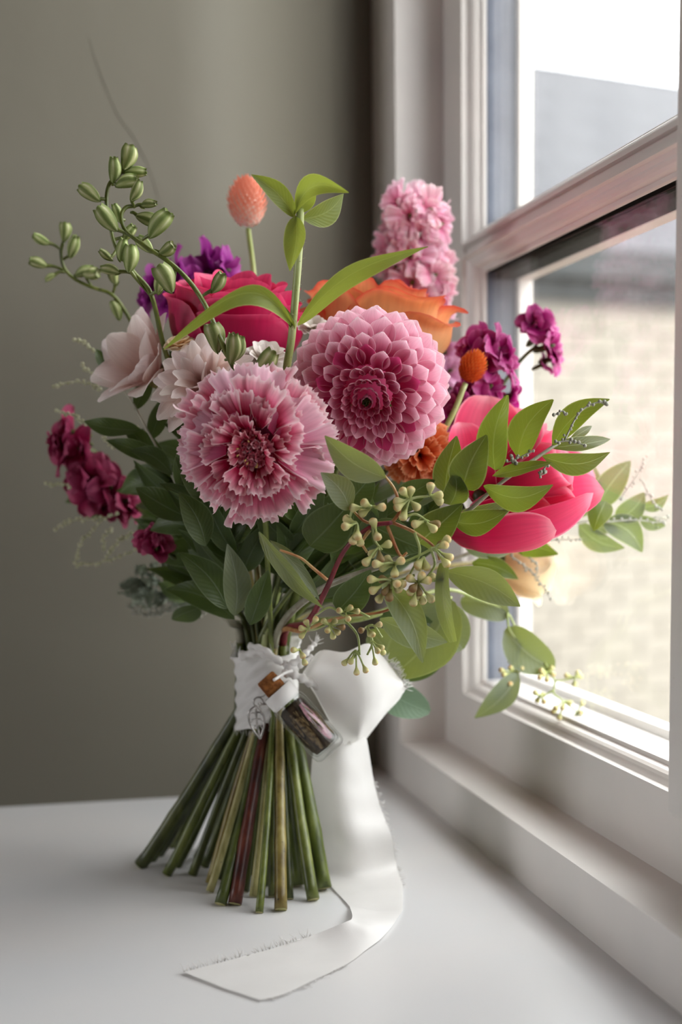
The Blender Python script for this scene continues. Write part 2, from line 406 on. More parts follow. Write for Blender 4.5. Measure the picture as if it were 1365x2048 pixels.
LIP = [(.0150, .0402), (.0205, .0402), (.0210, .0410), (.0212, .0520), (.0100, .0520)]
win = thing('window_1', 'white painted window frame beside the bouquet', 'window', (XF, .9, ZS)); del win['category']; win['kind'] = 'structure'
XB = XF+.052; ZT = 1.42
YL0 = .66                                # near end of the fixed light, behind the opening sash
box('window_frame_stile', (XF, XB, YG, YP, ZS, WZ1), 'frame', win)
box('window_frame_rail', (XF, XB, WY0, YG, ZS, ZG), 'frame', win)
box('window_frame_rail', (XF, XB, WY0, YG, ZT, WZ1), 'frame', win)
box('window_frame_stile', (XF, XB, YL0-.06, YL0, ZG, ZT), 'frame', win)
box('window_frame_stile', (XF, XB, WY0, WY0+.04, ZG, ZT), 'frame', win)
ZU = ZM; ZL = ZM-.006
box('glazing_bar', (XF+.002, XB, YL0, YG, ZL, ZU), 'frame', win)
for (z0, z1) in ((ZG, ZL), (ZU, ZT)):
    a = sweep_rect('moulding', YL0, YG, z0, z1, XF, MOULD, 'frame', win)
    sweep_rect('glazing_rebate', YL0, YG, z0, z1, XF, REVEAL, 'frame', win, ('spacer', 'gasket'))
    sweep_rect('outer_lip', YL0, YG, z0, z1, XF, LIP, 'frame', win)
    box('glass_pane', (XF+.018, XF+.021, YL0+.0146, YG-.0146, z0+.0146, z1-.0146), 'pane', win)
box('rubber_gasket', (XF+.0225, XF+.0395, YL0+.0155, YG-.0155, ZL-.0205, ZL-.0152), 'gasket', win)
# second light and its opening sash, lying proud of the frame
sash = thing('window_2', 'white painted opening sash nearer the room, overlapping the fixed window', 'window', (XF, .58, ZG)); del sash['category']; sash['kind'] = 'structure'
SX = XF-.012
for nm, b in (('sash_stile', (SX, XF-.0005, YS-.055, YS, ZG-.006, (ZT+.01))), ('sash_stile', (SX, XF-.0005, .41, .46, ZG-.006, (ZT+.01))),
              ('sash_rail', (SX, XF-.0005, .46, YS-.055, ZG-.006, ZG+.05)), ('sash_rail', (SX, XF-.0005, .46, YS-.055, (ZT-.04), (ZT+.01)))):
    o = box(nm, b, 'frame', sash); bv = o.modifiers.new('bevel', 'BEVEL'); bv.width = .003; bv.segments = 2
sweep_rect('moulding', .46, YS-.055, ZG+.05, (ZT-.04), SX, [(0, 0), (.004, .002), (.008, .006), (.01, .012), (.012, .02)], 'frame', sash)

# ------------------------------------------------------------------ outside: cream brick building with slate roof
ang = math.radians(75); fdir = Vector((math.sin(ang), math.cos(ang), 0)); fn = Vector((fdir.y, -fdir.x, 0))   # fn faces the viewer
O0 = at(1200, 900, 6.0); O0.z = 0
if fn.dot(CAM-O0) < 0: fn = -fn
def bpt(a, b, c): return O0+fdir*a+fn*b+Vector((0, 0, c))
def hit(px, py, off=0.0):
    r = ray(px, py); k = (O0+fn*off-CAM).dot(fn)/r.dot(fn); p = CAM+r*k-O0
    return p.dot(fdir), p.z
ez = hit(1200, 552)[1]                   # eaves height
gz = ZF-.1
bld = thing('brick_building', 'cream brick building with grey slate roof seen through the window', 'building', bpt(0, 0, gz))
def obox(name, a0, a1, b0, b1, c0, c1, mat, parent):
    v = [bpt(a, b, c) for a in (a0, a1) for b in (b0, b1) for c in (c0, c1)]
    return wpart(name, mesh(name, v, box_geo(0, 1, 0, 1, 0, 1)[1], mat, smooth=False), parent)
wallp = obox('brick_wall', -2.6, 9, -.3, 0, gz, ez, 'mortar', bld)
obox('gutter', -2.6, 9, -.0, .16, ez-.03, ez+.085, 'gutter', bld)
obox('fascia', -2.6, 9, 0, .05, ez-.11, ez-.03, 'gutter', bld)
BW, BH = .225, .075
bme = mesh('brick', *box_geo(-.106, .106, -.012, .012, -.0325, .0325), 'brick', smooth=False)
ca = hit(1195, 1000)[0]; rot = Matrix.Rotation(math.atan2(fdir.y, fdir.x), 4, 'Z')
rnd = random.Random(5)
nrow = int((ez-.12-gz)/BH)
for rI in range(nrow):
    for cI in range(-4, 5):
        a = ca+cI*BW+(BW/2 if rI % 2 else 0); c = gz+(rI+.5)*BH
        k = rnd.uniform(.86, 1.08)
        o = link('brick', bme, Matrix.Translation(bpt(a, rnd.uniform(-.002, .002), c)) @ rot, wallp)
# roof: slope rising behind the eaves, slates in courses
rr = ray(1060, 180); 
RS = math.radians(42); run = .3
while hit(1200, 203, -run)[1] > ez+.05+run*math.tan(RS) and run < 8: run += .02
rb = mesh('roof', [bpt(-2.6, .12, ez+.05), bpt(9, .12, ez+.05), bpt(9, -run, ez+.05+run*math.tan(RS)), bpt(-2.6, -run, ez+.05+run*math.tan(RS)), bpt(-2.6, -run, ez-.2), bpt(9, -run, ez-.2)],
          [(0, 1, 2, 3), (3, 2, 5, 4)], 'slate', smooth=False)
roof = wpart('roof', rb, bld)
sl = mesh('slate', *box_geo(-.148, .148, -.14, .14, -.006, .006), 'slate', smooth=False)
sd = (Vector((0, 0, math.sin(RS)))-fn*math.cos(RS)); sn = fdir.cross(sd)
if sn.z < 0: sn = -sn
for i in range(int((run+.12)/math.cos(RS)/.235)):
    for j in range(-5, 8):
        p = bpt(ca+.1+j*.3+(.15 if i % 2 else 0), .12, ez+.05)+sd*(.12+i*.235)+sn*(.012)
        link('slate', sl, frame(p, (sd-sn*-.03), sn), roof)
struct(box('trim_2', (-12, 12, -12, 12, gz-.1, gz), 'gravel'), 'gravel yard around the building')


















# ------------------------------------------------------------------ petal and leaf shapes
def p_fan(u): return .20+.80*min(1, u*1.15)**.9
def p_obov(u): return (math.sin(PI*min(1, .08+u**1.1*.78)))**.8*(1 if u < .8 else math.sqrt(max(.02, 1-((u-.8)/.2)**2*.86)))
def p_round(u): return (math.sin(PI*min(1, .06+u**.95*.86)))**.55
def p_rosy(u): return (math.sin(PI*min(1, .10+u**.9*.62)))**.6*math.sqrt(max(.004, 1-u**7))
def p_lance(u): return max(0.02, math.sin(PI*u**.85))**.85
def p_ovate(u): return max(0.02, math.sin(PI*u**.7))**.75
def p_disc(u): return max(0.02, math.sin(PI*u**.9))**.5
def p_strap(u): return max(0.03, math.sin(PI*min(1, .10+u*.84)))**.45
def petal(name, L, W, pf, mat, nu=8, nv=8, cup=.5, curl=(0, 0), ruff=0, rf=3, serr=0, sn=7, tipr=.12, seed=0, notch=0, tube=False):
    # base at the origin, length along +Y, inner face +Z
    r = random.Random(seed); ph = r.uniform(0, 6.28); ph2 = r.uniform(0, 6.28)
    V = []; T = []; S = []; y = z = 0.0; path = [(0, 0, curl[0])]
    for i in range(1, nu+1):
        u = i/nu; th = curl[0]+(curl[1]-curl[0])*u*u; y += L/nu*math.cos(th); z += L/nu*math.sin(th); path.append((y, z, th))
    jit = [r.uniform(-1, 1) for _ in range(sn*2+2)]
    for i in range(nu+1):
        u = i/nu; yy, zz, th = path[i]; w = W*.5*pf(u); c = cup*(.55+.45*u if not tube else 1-.42*u) if cup else 0
        for j in range(nv+1):
            v = -1+2*j/nv
            if abs(c) > 1e-3: x = w*math.sin(c*v)/c; dz = w*(1-math.cos(c*v))/c
            else: x = w*v; dz = 0
            dy = -tipr*L*(u**3)*v*v-notch*L*(u**6)*math.exp(-(v*4)**2)
            if serr:
                k = (v*.5+.5)*sn*2; k0 = int(min(k, sn*2-1e-6)); saw = (1 if k0 % 2 else -1)*(.6+.4*jit[k0])
                e = max(0, (u-.72)/.28); dy += serr*L*saw*e*e
                x *= 1+.02*jit[k0]*e
            rz = ruff*L*(u**1.6)*(math.sin(rf*v*PI+ph)*.7+math.sin(rf*1.9*v*PI+ph2)*.4+.25*math.sin(u*7+ph)*v)
            dz += rz
            V.append((x, yy+dy*math.cos(th)-dz*math.sin(th), zz+dz*math.cos(th)+dy*math.sin(th))); T.append(u); S.append(v)
    Fc = [(i*(nv+1)+j, i*(nv+1)+j+1, (i+1)*(nv+1)+j+1, (i+1)*(nv+1)+j) for i in range(nu) for j in range(nv)]
    return mesh(name, V, Fc, mat, T, S)
def blade(Pb, Pt, wid, mat, pf=p_lance, roll=0.0, bend=.08, side=0.0, fold=.25, wave=.010, nu=12, nv=6, seed=0, zh=None, name='leaf', tipcurl=0, cupped=False):
    # a leaf or long petal from base point to tip point, in world coordinates
    r = random.Random(seed); ph = r.uniform(0, 6.28)
    ax = Pt-Pb; L = ax.length; y = ax.normalized(); zh = zh or (CAM-(Pb+Pt)*.5)
    zh = Matrix.Rotation(roll, 3, y) @ zh.normalized()
    x = y.cross(zh).normalized(); z = x.cross(y)
    V = []; T = []; S = []
    for i in range(nu+1):
        u = i/nu; w = wid*.5*pf(u)
        off = z*(bend*L*math.sin(PI*u)-tipcurl*L*u**4)+x*(side*L*math.sin(PI*u))
        for j in range(nv+1):
            v = -1+2*j/nv
            dz = fold*w*abs(v)**(2.0 if cupped else 1.3)+wave*L*math.sin(u*11+ph+(1.5 if v > 0 else 0))*v*v
            V.append(Pb+ax*u+off+x*(w*v)+z*dz); T.append(u); S.append(v)
    Fc = [(i*(nv+1)+j, i*(nv+1)+j+1, (i+1)*(nv+1)+j+1, (i+1)*(nv+1)+j) for i in range(nu) for j in range(nv)]
    return mesh(name, V, Fc, mat, T, S)
def leafpx(parent, bx, by, bD, tx, ty, tD, wpx, mat, **kw):
    me = blade(at(bx, by, bD), at(tx, ty, tD), wpx*mpp((bD+tD)/2), mat, **kw)
    g = random.Random(int(bx*7+ty*3)); k = g.uniform(.9, 1.12)
    return wpart(kw.get('name', 'leaf'), me, parent, (k, k, k*g.uniform(.92, 1.05)))
def tint(r, lo=.9, hi=1.08, g=.05):
    k = r.uniform(lo, hi); return (min(k, 1.15), k*r.uniform(1-g, 1+g), k*r.uniform(1-g, 1+g))

# ------------------------------------------------------------------ the tied stems
# cut ends in view: pixel, radius, stem material
ENDS = [(281, 1735, .0050, 'solive'), (303, 1722, .0036, 'solive'), (334, 1752, .0036, 'sgreen'), (345, 1796, .0027, 'swood'), (371, 1792, .0052, 'sgreen'),
        (420, 1786, .0028, 'spale'), (441, 1812, .0040, 'solive'), (470, 1812, .0046, 'sbrown'), (507, 1795, .0028, 'spale'), (519, 1827, .0026, 'sgreen'),
        (562, 1823, .0042, 'swood'), (579, 1800, .0030, 'solive'), (598, 1775, .0045, 'solive'), (627, 1803, .0042, 'sgreen'), (648, 1782, .0056, 'sgreen')]
BACK = [(320, 1712), (355, 1735), (385, 1752), (410, 1735), (440, 1760), (455, 1722), (485, 1760), (495, 1730), (530, 1775), (540, 1738), (560, 1765), (575, 1730),
        (610, 1752), (625, 1728), (375, 1700), (425, 1695), (470, 1690), (515, 1695), (555, 1692), (592, 1700), (345, 1695), (620, 1705), (395, 1718), (440, 1712), (480, 1712), (525, 1718), (505, 1752), (465, 1748), (545, 1712), (580, 1715), (420, 1770), (545, 1795), (605, 1735), (365, 1720), (490, 1785), (450, 1738), (515, 1770)]
SLOTS = []
for e in ENDS: SLOTS.append(dict(E=floor_at(e[0], e[1]), r=e[2], m=e[3], front=True))
_r = random.Random(3)
for e in BACK: SLOTS.append(dict(E=floor_at(*e), r=_r.uniform(.0026, .0036), m=_r.choice(['solive', 'solive', 'swood', 'solive']), front=False))
EC = sum((s['E'] for s in SLOTS), Vector())/len(SLOTS)
D0 = (EC-CAM).dot(FH)
BC = at(534, 1368, D0)                   # middle of the binding
ZB0, ZB1 = at(534, 1446, D0).z, at(534, 1296, D0).z
for s in SLOTS:
    off = s['E']-EC; off.z = 0
    s['o'] = off*.275
    s['B0'] = Vector((BC.x+s['o'].x, BC.y+s['o'].y, ZB0+.008)); s['B1'] = Vector((BC.x+s['o'].x*.9, BC.y+s['o'].y*.9, ZB1+.01)); s['used'] = False
def grab(H, prefer=None, front=None):
    d = Vector((H.x-BC.x, H.y-BC.y, 0)); best = None
    for i, s in enumerate(SLOTS):
        if s['used'] or (prefer and s['m'] not in prefer) or (front is not None and s['front'] != front): continue
        c = (s['o']*4-d).length
        if best is None or c < best[0]: best = (c, s)
    if best is None: return grab(H)
    best[1]['used'] = True; return best[1]
def stemmed(name, label, cat, H, via=(), rh=.0018, prefer=None, front=None, group=None, upper=None):
    """a top-level flower standing on its cut end, stem running through the binding up to H"""
    s = grab(H, prefer, front)
    th = thing(name, label, cat, s['E'], group)
    E, B0, B1 = s['E'], s['B0'], s['B1']
    r = random.Random(hash(label) % 9999 if False else len(label)*31)
    jx, jy = r.uniform(-.002, .002), r.uniform(-.002, .002)
    low = [E.lerp(B0, k/12)+Vector((jx, jy, 0))*math.sin(PI*k/12) for k in range(12)]
    ups = list(via)+[H]
    if not via:
        q = B1.lerp(H, .5)+Vector((0, 0, .012)); ups = [q, H]
    P = low+catmull([B0, B1]+ups, 6); m = len(P); nlow = 16
    rad = []
    for i in range(m):
        if i <= nlow: 
            k = s['r']*lerp(1.0, .62, i/nlow)
            if i in (4, 9) and s['r'] > .0033: k *= 1.10
        else: k = lerp(s['r']*.62, rh, min(1, (i-nlow)/(m-1-nlow)*1.5))
        rad.append(k)
    P[0] = P[0]+Vector((0, 0, s['r']*.35))
    if upper:                           # stem changes look above the binding
        cut = nlow+1
        st = wpart('stem', mesh('stem', *tube_geo(P[:cut+1], rad[:cut+1], 10), s['m']), th, tint(r, .85, 1.1))
        wpart('stem', mesh('stem', *tube_geo(P[cut:], rad[cut:], 8), upper), th)
    else:
        st = wpart('stem', mesh('stem', *tube_geo(P, rad, 10), s['m']), th, tint(r, .85, 1.1))
    c = P[0]; dn = (P[0]-P[1]).normalized()
    a = dn.orthogonal().normalized(); b = dn.cross(a); n = 12; rr = s['r']*.93
    v = [c+dn*.0006]+[c+dn*.0004+(a*math.cos(2*PI*k/n)+b*math.sin(2*PI*k/n))*rr for k in range(n)]
    wpart('cut_face', mesh('cut_face', v, [(0, 1+k, 1+(k+1) % n) for k in range(n)], 'cut'), st)
    return th

def orient(axis, upv=None):
    upv = upv or Vector((0, 0, 1)); x = upv.cross(axis)
    if x.length < 1e-4: x = RIGHT.copy()
    x.normalize(); return x, axis.cross(x)
def pdir(ax, X, Y, phi, az): return ax*math.cos(phi)+(X*math.cos(az)+Y*math.sin(az))*math.sin(phi)
def dome(C, ax, r, mat, squash=.7, name='flower_base'):
    X, Y = orient(ax); V = []; Fc = []; n, m = 12, 7
    for i in range(m+1):
        ph = PI*i/m
        for k in range(n):
            a = 2*PI*k/n; V.append(C+ax*(math.cos(ph)*r*squash)+(X*math.cos(a)+Y*math.sin(a))*(math.sin(ph)*r))
    for i in range(m):
        for k in range(n): Fc.append((i*n+k, i*n+(k+1) % n, (i+1)*n+(k+1) % n, (i+1)*n+k))
    return mesh(name, V, Fc, mat)

# ------------------------------------------------------------------ dahlia
def dahlia():
    D = .865; R = 166*mpp(D-.02); C = at(738, 780, D+.012); ax = (vdir(-.09, -.38, 1)).normalized()
    th = stemmed('dahlia', 'large round pink dahlia with tightly cupped petals and dark rosy centre', 'flower', C-ax*.03, rh=.0025, prefer=('sgreen',))
    wpart('flower_base', dome(C-ax*.010, ax, R*.34, 'dahlia', .9), th)
    X, Y = orient(ax); r = random.Random(11)
    # (polar angle deg, surface radius, length, width, cup, curl)
    rings = [(8, .66, .009, .0052, 1.7), (17, .69, .011, .0072, 1.75), (27, .75, .013, .0096, 1.75), (37.5, .82, .016, .0124, 1.65), (48.5, .89, .019, .0150, 1.5),
             (60, .96, .022, .0172, 1.3), (72, 1.00, .025, .0192, 1.1), (85, 1.02, .027, .0205, .95), (99, 1.01, .027, .0210, .85), (114, .98, .026, .0205, .8)]
    for i, (ph, rs, L, W, cup) in enumerate(rings):
        ph = math.radians(ph); rad = R*rs
        mes = [petal('dahlia_petal', L, W, p_obov, 'dahlia', 13, 10, cup, (-.05, .42 if i < 6 else .25), .010, 2, 0, 7, .04, seed=i*5+q, tube=True) for q in range(2)]
        n = max(5, int(2*PI*math.sin(ph)*rad*(1.0 if i < 3 else .98)/(W*.64)))
        for k in range(n):
            az = 2*PI*(k+(.5 if i % 2 else 0))/n+r.uniform(-.05, .05); p2 = ph+r.uniform(-.04, .04)
            d = pdir(ax, X, Y, p2, az); yd = pdir(ax, X, Y, p2+math.radians(2 if i < 4 else 10), az)
            base = C-ax*.004+d*(rad-L)
            f = min(1, max(0, i/4)); c0 = (.72, .38, .50); k_ = r.uniform(.94, 1.06)
            colr = tuple(lerp(c0[q], 1.0, f)*k_ for q in range(3))
            link('petal', mes[k % 2], frame(base, yd, ax-yd*ax.dot(yd)), th, colr)
    g = Geo()
    for k in range(16):
        az = k*2.4; d = pdir(ax, X, Y, math.radians(1.2*math.sqrt(k)*1.1+.5), az); b = C+d*(R*.46)
        v, f = tube_geo([b, b+d*.002, b+d*.0042], [.0009, .0008, .0001], 5); g.add(v, f)
    wpart('disc', g.mesh('disc', 'solive'), th, (1, .8, .7), 'stuff')
dahlia()

# ------------------------------------------------------------------ frilly scabious in front
def scabious():
    D = .838; C = at(512, 890, D); ax = vdir(-.05, -.16, 1); R = 168*mpp(D-.015)
    th = stemmed('scabious', 'frilly pink scabious with ragged petals around a crimson centre', 'flower', C-ax*.025, prefer=('sgreen',))
    wpart('flower_base', dome(C, ax, R*.40, 'wine', .62), th)
    X, Y = orient(ax); r = random.Random(21)
    big = [petal('frilly_petal', .030, .030, p_fan, 'frill_pale', 9, 24, .25, (.1, -.35), .060, 2.1, .055, 9, .16, seed=50+q) for q in range(5)]
    med = [petal('frilly_petal', .026, .031, p_fan, 'frill', 9, 24, .35, (.15, -.45), .115, 2.3, .065, 8, .15, seed=60+q) for q in range(6)]
    sml = [petal('frilly_petal', .017, .018, p_fan, 'frill', 8, 18, .5, (.2, -.2), .13, 2.4, .07, 6, .14, seed=70+q) for q in range(5)]
    rings = [(96, 11, med, .46, 1.0), (80, 12, med, .46, 1.06), (64, 12, med, .46, .96), (50, 11, med, .46, .80), (39, 11, sml, .50, 1.0), (29, 8, sml, .50, .75)]
    for i, (ph, n, mes, rb, sc) in enumerate(rings):
        for k in range(n):
            az = 2*PI*(k+.5*(i % 2))/n+r.uniform(-.2, .2); p = math.radians(ph+r.uniform(-11, 11))
            bd = pdir(ax, X, Y, p*.8, az); d = pdir(ax, X, Y, min(p+math.radians(13), math.radians(112)), az)
            base = C+Vector(bd)*(R*rb*.92)-ax*.002
            z = ax-d*ax.dot(d); z = Matrix.Rotation(r.uniform(-.75, .75), 3, d) @ z
            k_ = r.uniform(.9, 1.06); dk = 1.0 if i < 4 else (.85, .66, .52)[i-4]
            s = sc*r.uniform(.8, 1.16)
            link('petal', mes[r.randrange(len(mes))], frame(base, d, z) @ Matrix.Diagonal((s, s, s, 1)), th, (k_*(.6+.4*dk), k_*dk, k_*dk))
    # the larger pale petals standing up along the top and right
    for (tx, ty, w) in ((474, 742, 1.15), (560, 752, 1.2), (612, 800, 1.05), (425, 800, 1.0), (640, 838, 1.0), (668, 890, .95), (655, 935, .95), (385, 850, .9), (365, 900, .85)):
        T_ = at(tx, ty, D-.012-.006*r.random()); b = C+(T_-C)*.36+ax*.016
        d = (T_-b); z = ax+d.normalized()*-.35; z = Matrix.Rotation(r.uniform(-.3, .3), 3, d.normalized()) @ z
        s = d.length/.028*1.05
        link('petal', big[r.randrange(5)], frame(b, d, z) @ Matrix.Diagonal((w*1.0, s, 1, 1)), th, tint(r, .95, 1.08, .02))
    # little star florets and stamens in the centre
    sp = petal('star_petal', .0052, .0036, p_strap, 'star', 4, 4, .5, (.25, -.1), 0, 2, 0, 3, .1, seed=3)
    for k in range(22):
        az = k*2.399; ph = math.radians(5.2*math.sqrt(k)+3); d = pdir(ax, X, Y, ph, az); c = C+d*(R*.40*(.62+.38*math.sin(ph))+.004)+ax*.004
        g = tube_geo([c-d*.006, c, c+d*.0006], [.0007, .0011, .0003], 6)
        fl = wpart('floret', mesh('floret', *g, 'wine'), th)
        x2, y2 = orient(d)
        ty = 0 if k > 5 else 1
        for q in range(5):
            a = 2*PI*q/5+k; e = pdir(d, x2, y2, 1.25 if not ty else .7, a)
            link('petal', sp, frame(c, e, d-e*d.dot(e)), fl, (.95, .9, .9) if (k % 3 == 0) else (.75, .32, .38))
    g = Geo()
    for k in range(60):
        az = k*2.399; ph = math.radians(3.6*math.sqrt(k)+2); d = pdir(ax, X, Y, ph, az); d2 = (d+Vector((r.uniform(-.2, .2), r.uniform(-.2, .2), r.uniform(-.2, .2)))).normalized()
        c = C+d*(R*.30); v, f = tube_geo([c, c+d2*.007, c+d2*(.0105+.003*r.random())], [.0004, .0003, .0006], 5); g.add(v, f, [r.choice([.1, .2, .95])]*len(v))
    wpart('stamens', g.mesh('stamens', petal_mat('stamen', [(0, '#8a1230'), (.5, '#b04050'), (1, '#d9b870')], None, .05, .1, .6, .1)), th, None, 'stuff')
scabious()

# ------------------------------------------------------------------ roses
def rose(th, C, ax, R, mat, layers, seed=0, wob=.05, upv=None, twist=0.0):
    """layers: (count, base radius, rim radius, height, curl of the rim, angular half width)"""
    r = random.Random(seed); X, Y = orient(ax, upv); k0 = twist
    for li, (n, ra, rb, h, curl, aw) in enumerate(layers):
        for k in range(n):
            a0 = k0+2*PI*k/n+r.uniform(-.15, .15); hh = h*r.uniform(.94, 1.05); V = []; T = []; S = []; nu, nv = 12, 14
            p1, p2, p3 = (r.uniform(0, 6.28) for _ in range(3)); lean = r.uniform(-.02, .05)
            cvar = curl*r.uniform(.7, 1.3)
            for i in range(nu+1):
                u = i/nu
                for j in range(nv+1):
                    v = -1+2*j/nv
                    ue = u*(1-.30*abs(v)**3.2)
                    ww = aw*(math.sin(PI*min(1, .10+u*.55)))**.6
                    a = a0+ww*v
                    rr = ra+(rb-ra)*math.sin(PI*min(.64, ue*.72))**.8
                    zz = hh*ue**1.08
                    cu = max(0, ue-.68)/.32
                    rr += cvar*cu*cu*(1+.5*math.sin(v*3+p1)); zz -= cvar*cu**3*.75
                    rr += wob*R*u**3*(math.sin(v*4.2+p2)*.6+.4*math.sin(v*8+p3)); zz += wob*R*u**3*.7*math.sin(v*5.1+p3)
                    rr += lean*R*u+.016*R*(v > 0)*abs(v)-.010*R*(v < 0)*abs(v)
                    V.append(C+ax*(zz-h*.0)+(X*math.cos(a)+Y*math.sin(a))*rr); T.append(u); S.append(v)
            Fc = [(i*(nv+1)+j, i*(nv+1)+j+1, (i+1)*(nv+1)+j+1, (i+1)*(nv+1)+j) for i in range(nu) for j in range(nv)]
            wpart('petal', mesh('rose_petal', V, Fc, mat, T, S), th, tint(r, .9, 1.08, .03))
        k0 += 2.4
def sepals(th, C, ax, R, n=5):
    X, Y = orient(ax)
    for k in range(n):
        a = 2*PI*k/n; d = pdir(ax, X, Y, math.radians(75), a)
        wpart('sepal', blade(C-ax*.002, C+d*R*.6+ax*R*.1, R*.24, 'ruscus', zh=ax, bend=-.1), th)

# crimson rose, side on, behind the bud stalks
def crimson_rose():
    D = .95; C = at(468, 752, D); ax = vdir(.08, 1, .34); R = 118*mpp(D); H = 182*mpp(D)
    th = stemmed('rose', 'full crimson pink rose seen from the side behind the bud stalks', 'flower', C-ax*.01, prefer=('solive', 'solive', 'swood'), front=False)
    rose(th, C, ax, R, 'crimson', [(3, .004, .009, H*1.02, -.001, 1.35), (4, .006, .015, H*1.06, .001, 1.2), (4, .008, .021, H*1.07, .003, 1.15), (5, .010, .027, H*1.05, .004, 1.0), (5, .012, .0345, H*1.01, .005, .98), (5, .014, .0400, H*.95, .005, .95), (5, .015, .0430, H*.86, .006, .95)], 5, .03)
    wpart('flower_base', dome(C+ax*.004, ax, .017, 'solive', .6), th); sepals(th, C, ax, .04)
crimson_rose()
# orange rose with red rims
def orange_rose():
    D = .985; C = at(752, 745, D); ax = vdir(.10, 1, .10); H = 165*mpp(D); R = .048
    th = stemmed('rose', 'open orange rose with wavy red rims behind the pink dahlia', 'flower', C-ax*.01, front=False)
    rose(th, C, ax, R, 'orange', [(3, .004, .012, H*1.02, .0, 1.3), (4, .006, .020, H*1.08, .002, 1.1), (5, .010, .031, H*1.08, .005, .95), (5, .013, .0400, H*1.02, .008, .92), (5, .015, .0455, H*.96, .012, .85), (3, .015, .050, H*.78, .018, .7)], 9, .075)
    wpart('flower_base', dome(C+ax*.004, ax, .018, 'solive', .6), th); sepals(th, C, ax, .045)
orange_rose()
# hot pink garden rose on the window side
def pink_rose():
    D = .925; C = at(985, 985, D); ax = vdir(.80, .42, .25)
    th = stemmed('rose', 'hot pink garden rose opening towards the window glass', 'flower', C-ax*.02, prefer=('sgreen', 'solive'), rh=.0025)
    wpart('flower_base', dome(C-ax*.008, ax, .009, 'solive', .6), th)
    rose(th, C, ax, .05, 'hotpink', [(3, .004, .010, .050, .0, 1.3), (4, .006, .018, .052, .002, 1.1), (4, .008, .024, .054, .005, 1.05)], 17, .06)
    r = random.Random(8)
    # base, tip, width px, roll, bend, fold
    for (bx, by, bD, tx, ty, tD, w, roll, bend, fold, tc) in (
            (960, 1000, .945, 985, 785, .965, 150, .25, -.16, .6, .10), (985, 985, .955, 1052, 812, .97, 120, -.4, -.14, .7, .10), (965, 1010, .93, 925, 840, .94, 105, .6, -.18, .6, .08), (975, 1000, .925, 955, 880, .92, 80, -.3, .16, .5, -.1),
            (1000, 990, .955, 1125, 865, .985, 120, -.5, -.14, .6, .12), (990, 985, .935, 1060, 860, .94, 90, .2, .12, .6, -.08), (1010, 985, .93, 1168, 935, .925, 84, .3, -.12, .8, .10), (1005, 1000, .945, 1192, 925, .97, 105, -.3, -.10, .6, .10),
            (1040, 985, .92, 1150, 985, .905, 62, -.5, .14, .7, -.10), (950, 1045, .918, 1207, 972, .905, 118, -.45, -.10, .7, .08), (930, 1060, .908, 1190, 1000, .892, 74, .55, .10, .7, .10),
            (905, 1075, .90, 1112, 1062, .872, 92, .55, .16, -.7, .02), (898, 1062, .905, 1000, 1060, .885, 84, .15, .2, -.7, .0), (930, 1040, .91, 1100, 1015, .895, 80, .2, -.14, .8, .12)):
        me = blade(at(bx, by, bD), at(tx, ty, tD), w*mpp(bD), 'hotpink', p_rosy, roll, bend, 0, fold, .016, 22, 12, int(bx+ty), name='rose_petal', tipcurl=tc, cupped=True)
        wpart('petal', me, th, tint(r, .88, 1.08, .04))
pink_rose()
# pale peach rose, low on the window side
def peach_rose():
    D = 1.04; C = at(1000, 1128, D); ax = vdir(.85, -.10, -.2); H = .037
    th = stemmed('rose', 'small pale peach rose half hidden below the hot pink rose', 'flower', C-ax*.015, front=False)
    rose(th, C, ax, .03, 'peach', [(3, .003, .008, H, .0, 1.3), (4, .005, .015, H*1.02, .003, 1.1), (5, .008, .0225, H*1.0, .006, .95)], 27, .04)
    wpart('flower_base', dome(C+ax*.002, ax, .010, 'solive', .6), th)
peach_rose()

# ------------------------------------------------------------------ daisies and other rayed flowers
def rayed(name, label, C, ax, Rm, mat, rings, pw, seed, centre='swood', pf=p_strap, cup=.5, front=False, cr=.22, **kw):
    th = stemmed(name, label, 'flower', C-ax*.012, front=front, **kw); r = random.Random(seed); X, Y = orient(ax)
    wpart('disc', dome(C, ax, Rm*cr, centre, .6), th)
    for i, (ph, n, sc) in enumerate(rings):
        mes = [petal('ray_petal', Rm*sc, pw*sc, pf, mat, 9, 8, cup, (.1, -.25+.2*q), .012, 1.5, 0, 5, .12, seed=seed+i*3+q) for q in range(2)]
        for k in range(n):
            az = 2*PI*(k+.5*(i % 2))/n+r.uniform(-.1, .1); d = pdir(ax, X, Y, math.radians(ph+r.uniform(-6, 6)), az)
            z = Matrix.Rotation(r.uniform(-.25, .25), 3, d) @ (ax-d*ax.dot(d))
            link('petal', mes[k % 2], frame(C+d*Rm*cr*.6, d, z), th, tint(r, .92, 1.06, .02))
    return th
DB = .93
rayed('cosmos', 'pale blush flower with broad petals at the wall side of the bouquet', at(318, 752, .945), vdir(-.55, .35, .55), 125*mpp(DB), 'blush', [(55, 7, 1.0), (38, 6, .9)], .027, 31, pf=p_round, cup=.55)
rayed('chrysanthemum', 'blush daisy with layered narrow petals touching the frilly scabious', at(410, 776, .880), vdir(-.35, .45, .75), 100*mpp(.9), 'blush', [(92, 13, 1.0), (72, 13, .95), (52, 10, .8), (32, 7, .6)], .0165, 33, cup=.5)
rayed('chrysanthemum', 'small white daisy behind the striped buds', at(532, 722, .893), vdir(.1, .7, .6), 46*mpp(.9), 'white', [(88, 12, 1.0), (62, 10, .85), (35, 7, .6)], .013, 35)
rayed('chrysanthemum', 'little white daisy between the crimson rose and the dahlia', at(626, 656, .918), vdir(.0, .75, .6), 30*mpp(.93), 'white', [(85, 12, 1.0), (55, 9, .8)], .010, 37)
